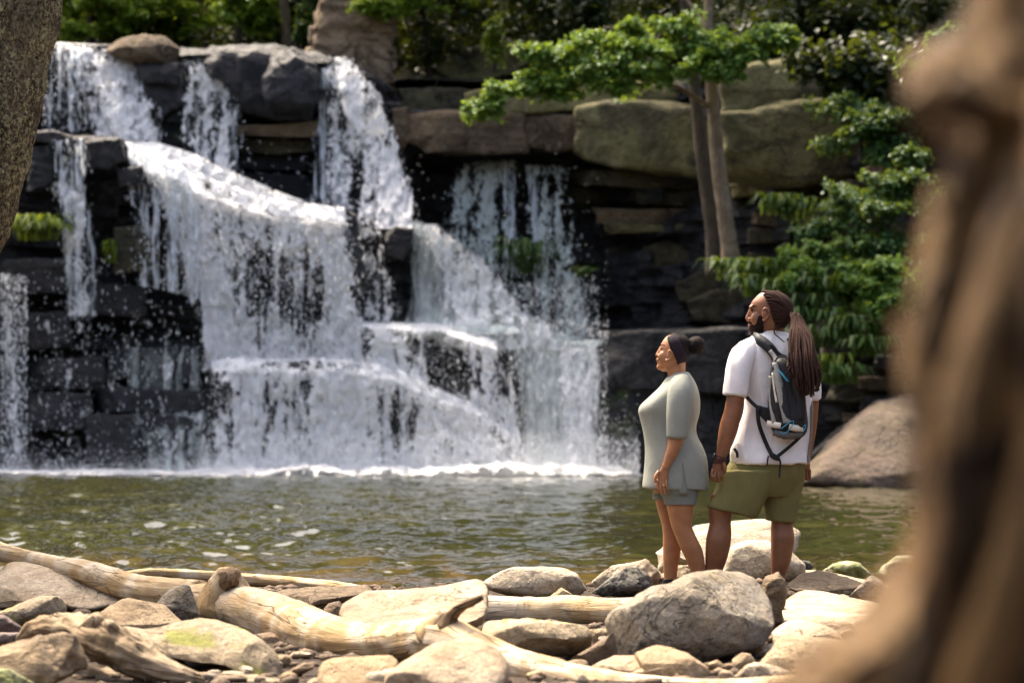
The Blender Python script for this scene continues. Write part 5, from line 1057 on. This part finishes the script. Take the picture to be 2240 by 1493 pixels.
put('hair_bun', (Vb, Fb), 'hairB', hr); put('hair_neck', loft([(744,1500,1516,DW,.035),(752,1502,1518,DW,.04),(764,1500,1514,DW,.035)]), 'hairB', hr)
bl = lambda y: np.interp(y, [729,745,765,785,800], [1464,1466,1472,1478,1484]); bh = lambda y: np.interp(y, [729,745,765,785,800], [1489,1487,1496,1506,1512])
put('headband', shell(hw, DW, 728.5, 800, bl, bh, 1.085), 'band', W_)
put('earring', ell(1457.5,786,DW-.079,1.4,1.8,.005), 'pearl', W_)
put('eye', ell(1446.2,762.5,DW-.030,2.2,1.5,.008), 'hairB', W_); put('eyebrow', tb([(1444.5,755.5,DW-.022,1.1),(1449,753.5,DW-.040,1.2),(1455,755,DW-.055,0.8)], 8), 'hairB', W_)
put('lips', ell(1439.2,787.5,DW,3.0,3.0,.016), plain('lip_tint', (0.28, 0.09, 0.06), 0.45), W_)
put('ring', tb([(1449,1061,14.772,1.2),(1455,1061.5,14.770,1.2)], 8), 'gold', W_)

# ---------------- walker with the pack, seen from behind his left shoulder
DM = 15.05
M_ = empty('person', P(1640, 1297, DM)); tag(M_, 'person with tied-back locs in white tee and olive shorts, back turned to the shore', 'person')
HM = [(636,1674,1702,.032),(643,1660,1716,.052),(652,1651,1726,.068),(661,1644,1732,.075),(672,1641,1735,.078),(685,1640,1735,.079),(697,1640,1731,.077),(710,1641,1722,.073),(722,1643,1712,.066),(731,1646,1702,.055),(738,1652,1690,.034)]
hm = headfn(HM); hm.y0, hm.y1 = 636, 738
DH = 15.04
d = 14.885
handM = hand([(998,1566,1586,d,.021),(1006,1563,1585,d,.022),(1016,1559,1584,d,.020),(1028,1557,1582,d,.016),(1033,1558,1581,d,.014)],
    [[(1560,1026,d,4.0),(1557,1039,d-.01,3.6),(1562,1050,d-.004,3.0)], [(1566,1028,d,4.1),(1564,1042,d-.014,3.7),(1568,1054,d-.006,3.0)], [(1572.5,1028,d,4.0),(1572,1042,d-.014,3.6),(1574,1053,d-.006,3.0)], [(1579,1026,d,3.6),(1579.5,1038,d-.012,3.2),(1579,1047,d-.006,2.7)]],
    [(1581,1010,d-.012,4.4),(1586,1022,d-.022,4.2),(1585,1034,d-.02,3.3)], d)
handR = hand([(998,1752,1772,15.2,.021),(1010,1750,1772,15.2,.02),(1028,1750,1772,15.2,.015)], [[(1753+6*i,1026,15.2,3.8),(1753+6*i,1040,15.2,3.4),(1754+6*i,1050,15.2,2.8)] for i in range(4)], [(1752,1010,15.18,4),(1748,1022,15.17,4),(1750,1032,15.17,3)], 15.2)
legL = loft([(1080,1556,1640,14.98,.09),(1110,1550,1612,14.97,.08),(1125,1549,1602,14.97,.074),(1143,1552,1599,14.965,.068),(1165,1547,1600,14.96,.071),(1184,1544,1599,14.955,.071),(1210,1543,1594,14.955,.063),(1235,1543,1586,14.96,.051),(1253,1543,1579,14.965,.045),(1280,1546,1575,14.97,.041),(1296,1546,1577,14.97,.043)])
legR = loft([(1080,1680,1745,15.12,.09),(1115,1685,1738,15.12,.078),(1140,1687,1734,15.12,.069),(1160,1686,1736,15.115,.070),(1178,1686,1738,15.11,.071),(1205,1686,1734,15.11,.065),(1229,1686,1729,15.11,.057),(1260,1687,1718,15.115,.043),(1283,1688,1716,15.12,.040),(1296,1688,1718,15.12,.042)])
parts = [loft([(a, b, c, DH, e) for a, b, c, e in HM], 44, 5, 0.30), tb([(1642,675,DH,3.2),(1638.5,686,DH,4.0),(1635,696,DH,4.8),(1640,702,DH,3.6)], 12), ell(1639.5,698,DH-.014,4.5,4,.011), ell(1640,709,DH,4,2.6,.023), ell(1641,715,DH,4.5,3,.022), ell(1651,727,DH,8,7,.026),
    ell(1643,671,DH-.02,5,4,.03), ell(1674,688,DH-.083,7.5,14,.014), ell(1674,688,DH+.083,7.5,14,.014), ell(1658,698,DH-.040,16,18,.026),
    loft([(712,1662,1716,DH,.062),(728,1662,1718,DH,.064),(742,1656,1724,DH,.08),(756,1640,1745,DM,.10)]), loft([(744,1645,1745,DM,.09),(770,1628,1765,DM,.115),(830,1632,1768,DM,.12),(900,1632,1764,DM,.12),(960,1622,1756,DM,.115),(1010,1625,1745,DM,.10),(1045,1635,1725,DM,.08)]),
    tb([(1624,768,14.97,24),(1613,815,14.92,22),(1610,862,14.905,20),(1603,902,14.90,20),(1595,932,14.90,21),(1588,960,14.895,18.5),(1581,984,14.89,14),(1576,1000,14.885,11)], 22),
    tb([(1764,772,15.15,22),(1775,820,15.18,18),(1777,865,15.19,15),(1772,930,15.2,15),(1766,980,15.2,12),(1762,1002,15.2,11)], 18), legL, legR]
V, F, Nr = fuse(parts, 0.0042)
ear = [tb([(1669,701,DH-.086,2.8),(1675,698,DH-.092,2.4),(1681.5,688,DH-.096,2.3),(1680.5,678,DH-.095,2.3),(1674,674,DH-.092,2.3),(1668,679,DH-.087,2.0)], 10, 5)]
Vh, Fh = joinVF([(V, F)] + handM + handR + ear)
obj('body', Vh, Fh, MAT['skinM'], M_)
tee = [loft([(727,1672,1714,DM-.01,.068),(734,1656,1724,DM,.085),(744,1638,1738,DM,.106),(758,1620,1752,DM,.125),(780,1613,1765,DM,.138),(820,1620,1772,DM,.143),(870,1628,1774,DM,.143),(913,1620,1776,DM,.145),(950,1608,1771,DM,.147),(985,1600,1770,DM,.160),(1002,1600,1771,DM,.172),(1013,1601,1771,DM,.175)], 56),
    tb([(1650,757,15.0,15),(1633,767,14.97,24),(1618,792,14.93,27),(1611,828,14.91,27),(1608,864,14.905,26.5)], 26), tb([(1740,764,15.12,16),(1760,790,15.16,20),(1774,835,15.18,18),(1781,873,15.18,14)], 22)]
V, F, Nr = fuse(tee, 0.005, 9); V = folds(V, Nr, 0.020, 6.0, 7, (1.2, 1, 0.35)); V[:, 2] -= 0.02*np.clip((CAMZ - V[:, 2])*0, 0, 1)
obj('t_shirt', V, F, MAT['tee'], M_)
sh = [loft([(985,1608,1762,DM,.138),(1010,1598,1761,DM,.142),(1035,1586,1758,DM,.146),(1060,1596,1746,DM,.13),(1085,1612,1730,DM,.10)], 50), loft([(1030,1574,1700,15.0,.135),(1070,1562,1690,14.99,.13),(1095,1553,1674,14.98,.122),(1120,1547,1653,14.975,.115,2.4,0.24)], 44), loft([(1030,1655,1762,15.1,.13),(1070,1664,1755,15.11,.125),(1100,1670,1748,15.115,.115),(1139,1675,1738,15.12,.10,2.4,0.10)], 44)]
V, F, Nr = fuse(sh, 0.005, 8); V = folds(V, Nr, 0.012, 6, 11, (1.2, 1, 0.5))
so_ = obj('shorts', V, F, MAT['olive'], M_); put('belt_end', ribbon([(1606,980,14.9),(1612,990,14.885),(1613,1000,14.885)], 6, 0.006), 'black', so_)
for pts in ([(1576,1292,14.92,14),(1560,1294,15.0,14),(1545,1297,15.1,12),(1538,1299,15.16,8)], [(1710,1292,15.06,14),(1700,1294,15.14,14),(1690,1297,15.24,12),(1684,1299,15.3,8)]): put('shoe', tb(pts, 16), 'shoe', M_)
hl = lambda y: np.interp(y, [633,642,655,670,690,705,720], [1664,1668,1674,1682,1687,1692,1700])
hr = put('hair', shell(hm, DH, 635, 722, lambda y: hl(y) + 3, big, 1.012), 'hairM', M_)
def onhead(x, y, lift=1.0):
    f, b, hd = hm(np.clip(y, 637, 737)); c = (f+b)/2; w = (b-f)/2*1.06; return DH - (hd*1.06 + 0.004*lift)*math.sqrt(max(0.02, 1 - min(0.98, abs((x-c)/w))**2.2))
L = []
for j, y0 in enumerate(np.linspace(637, 716, 14)):
    x0 = hl(y0) + 1; pts = []
    for q in np.linspace(0, 1, 8):
        x = x0 + (1737-x0)*q; y = y0 + (690-y0)*(q**1.5) + (-5*math.sin(q*3.14) if y0 < 660 else 0)
        f, b, hd = hm(np.clip(y, 637, 737)); y2 = max(y, 634.5 + 0.0*x)
        pts.append((x, y2 + 1.0*math.sin(q*11+j*2.1), onhead(min(x, b-1), y2, 0.2), 1.6 + 2.2*min(1, q*5)))
    L.append(tb(pts, 8, 4))
    if j < 7:   # the far side of the crown
        L.append(tb([(a, b_-1.5, 2*DH - c_ , r_) for a, b_, c_, r_ in pts], 8, 4))
V, F = joinVF(L); obj('cornrow_locs', V, F, MAT['hairM'], hr)
rs = np.random.RandomState(77); L = []
xe = [1722,1728,1740,1750,1765,1781,1790,1797]; ye = [800,822,848,862,868,872,852,842]
for j in range(180):
    q = rs.rand(); x1 = 1722 + 74*q; y1 = np.interp(x1, xe, ye) - abs(rs.normal())*22; lay = rs.rand()
    x0 = 1738 + rs.normal()*4; bx_ = x0 + (x1-x0)*0.66; k = rs.uniform(-3, 3)
    pts = [(x0, 688+rs.normal()*2, 14.95-0.02*lay, 2.0), (x0+(x1-x0)*0.26, 706, 14.93-.05*lay, 2.3), (bx_+k, 740+rs.normal()*4, 14.86-.09*lay, 2.4), (bx_+(x1-bx_)*0.5-k, 790+rs.normal()*5, 14.78-.09*lay, 2.4), (x1+k*0.5, (790+y1)/2+8, 14.76-.09*lay, 2.2), (x1+rs.normal()*2.5, y1, 14.76-.09*lay, 1.4)]
    L.append(tb(pts, 7, 4))
V, F = joinVF(L); obj('ponytail_locs', V, F, MAT['hairM'], hr)
put('hair_tie', tb([(1733,698,14.935,6.5),(1738,692,14.938,7.6),(1741,686,14.945,6.0)], 16), 'hairB', hr)
put('loose_loc', tb([(1706,712,14.955,1.4),(1695,718,14.94,1.5),(1694,728,14.93,1.5),(1704,738,14.91,1.4),(1716,748,14.89,1.2)], 8), 'hairM', hr)
bxl = lambda y: np.interp(y, [688,698,708,716,720], [1660,1655,1646,1638,1630]); bxh = lambda y: np.interp(y, [688,700,720,740], [1665,1669,1671,1668])
put('beard', shell(hm, DH, 690, 741, bxl, bxh, 1.06, pad=1.6), 'beard', M_); put('moustache', tb([(1638,705.5,DH-.002,2.0),(1642,706,DH-.02,2.0),(1648,711,DH-.036,1.6)], 8), 'beard', M_)
put('eye', ell(1644.5,678.5,DH-.034,2.3,1.7,.008), 'hairB', M_); put('eyebrow', tb([(1642,669.5,DH-.024,1.3),(1648,668,DH-.044,1.5),(1655,670,DH-.058,1.0)], 8), 'beard', M_)
put('necklace', tb([(1664,733,DH-.05,1.1),(1672,729,DH-.062,1.2),(1684,726,DH-.074,1.2),(1698,727,DH-.074,1.2),(1708,731,DH-.062,1.1)], 8), 'gold', M_)
put('lips', ell(1638.6,712,DH,3.0,2.8,.018), plain('lip_tint_deep', (0.22, 0.08, 0.055), 0.45), M_)
wt = put('watch_band', loft([(1000,1563.5,1588,14.885,.034),(1008,1561.5,1588,14.885,.034)], 24), 'strapbrown', M_); put('watch_face', ell(1563,997,14.878,3.4,6.5,.018), 'glass', wt); put('bracelet', loft([(1010,1560.5,1587.5,14.885,.032),(1013,1560,1587.5,14.885,.032)], 20), 'strapbrown', M_)
put('ring', tb([(1559,1040,14.851,1.2),(1563,1041,14.866,1.2)], 8), 'gold', M_)

# ---------------- the pack
K = empty('backpack', P(1722, 958, 14.85)); tag(K, 'small black and grey hydration pack with blue cords worn on the white tee', 'backpack')
V, F, Nr = fuse([loft([(777,1699,1724,14.885,.028),(786,1691,1741,14.87,.052),(800,1687,1752,14.86,.066),(840,1682,1758,14.85,.078),(880,1680,1762,14.845,.084),(915,1683,1766,14.845,.084),(935,1687,1766,14.85,.078),(950,1698,1760,14.86,.055),(959,1712,1748,14.87,.03)], 44)], 0.005, 2)
kb_ = obj('pack_body', folds(V, Nr, 0.005, 9, 5), F, MAT['packblack'], K)
def kp(y, x): return float(14.85 - 0.082*math.sqrt(max(0.03, 1-((x-1722)/43)**2))*np.interp(y, [780,800,840,920,950,960], [0.35,0.8,0.97,1.0,0.75,0.4]) - 0.004)
def panel(name, pts, w, mat, th=0.004, lift=0.0, parent=None): return put(name, ribbon([(x, y, kp(y, x) - lift) for x, y in pts], w, th), mat, parent or K)
panel('side_panel', [(1697,792),(1700,820),(1706,850),(1712,880),(1718,905),(1722,924)], 17, 'packgrey')
panel('edge_piping', [(1690,800),(1695,830),(1699,860),(1703,890),(1706,915)], 4, 'black', lift=0.006)
panel('zip', [(1702,790),(1712,825),(1722,865),(1728,900),(1731,926)], 3, 'black', lift=0.006)
panel('grey_stripe', [(1685,822),(1684,850),(1686,880),(1690,905),(1693,924)], 9, 'packgrey', lift=0.002)
panel('mesh_pocket', [(1742,800),(1746,840),(1748,880),(1747,918)], 26, 'packblack', lift=0.006)
panel('cream_panel', [(1677,925),(1690,928),(1708,931)], 13, 'packwhite', lift=0.006); panel('cream_panel', [(1726,933),(1742,936),(1757,936)], 14, 'packwhite', lift=0.008)
panel('base_panel', [(1692,944),(1710,950),(1735,952),(1755,946)], 15, 'packdark', lift=0.006)
panel('white_trim', [(1690,815),(1694,850),(1699,880)], 5, 'packwhite', lift=0.010); panel('haul_loop', [(1695,790),(1703,781),(1716,779),(1724,786)], 4, 'black', lift=0.012)
def cord(pts): put('blue_cord', tb([(x, y, kp(y, x)-.016, 0.9) for x, y in pts], 8), 'blue', K)
cord([(1702,808),(1710,816),(1720,828),(1726,834)]); cord([(1705,812),(1714,824),(1722,834)]); cord([(1706,944),(1712,948),(1722,944),(1732,932),(1736,921),(1728,922),(1718,930),(1708,938)]); cord([(1756,945),(1761,936),(1762,928),(1758,932)])
put('wing', blob([(1655,884),(1672,890),(1688,892),(1700,930),(1684,930),(1668,915),(1656,902)], 14.885, 0.012, k=3, n=32, m=6, rough=0.0, facets=0), 'packblack', K)
put('shoulder_strap', ribbon([(1646,737,15.0),(1654,739,14.95),(1668,747,14.915),(1682,759,14.895),(1694,774,14.88),(1703,790,14.85)], 23, 0.008), 'packblack', K)
put('shoulder_strap', ribbon([(1728,735,14.95),(1742,752,14.92),(1744,775,14.90),(1738,792,14.86)], 20, 0.008), 'packblack', K)
put('strap_trim', ribbon([(1684,752,14.884),(1698,764,14.874),(1708,774,14.851),(1719,778,14.865)], 3.5, 0.006), 'black', K); put('strap_trim', ribbon([(1684,766,14.876),(1693,778,14.862),(1699,790,14.836)], 9, 0.006), 'packgrey', K)
for pts, w in (([(1632,866,14.89),(1646,881,14.875),(1664,896,14.851)], 8), ([(1657,893,14.851),(1660,925,14.855),(1670,955,14.878),(1680,978,14.875),(1688,994,14.855)], 9), ([(1763,940,14.87),(1745,960,14.855),(1725,978,14.855),(1700,998,14.855)], 7.5), ([(1703,1000,14.855),(1707,1010,14.855),(1706,1024,14.86),(1705,1044,14.85)], 4), ([(1681,996,14.851),(1679,1006,14.851),(1678,1018,14.851)], 3.5)):
    put('webbing_strap', ribbon(pts, w, 0.004), 'black', K)
put('buckle', blob([(1682,988),(1692,990),(1706,999),(1708,1008),(1696,1006),(1684,1000)], 14.851, 0.008, k=3, n=24, m=5, rough=0, facets=0), 'black', K)
put('side_strap', ribbon([(1775,878,15.0),(1776,910,14.98),(1774,950,14.98),(1770,985,14.98),(1768,1012,14.98)], 6.5, 0.004), 'greystrap', K)
for o in list(bpy.data.objects):
    if '_wl' in o: del o['_wl']
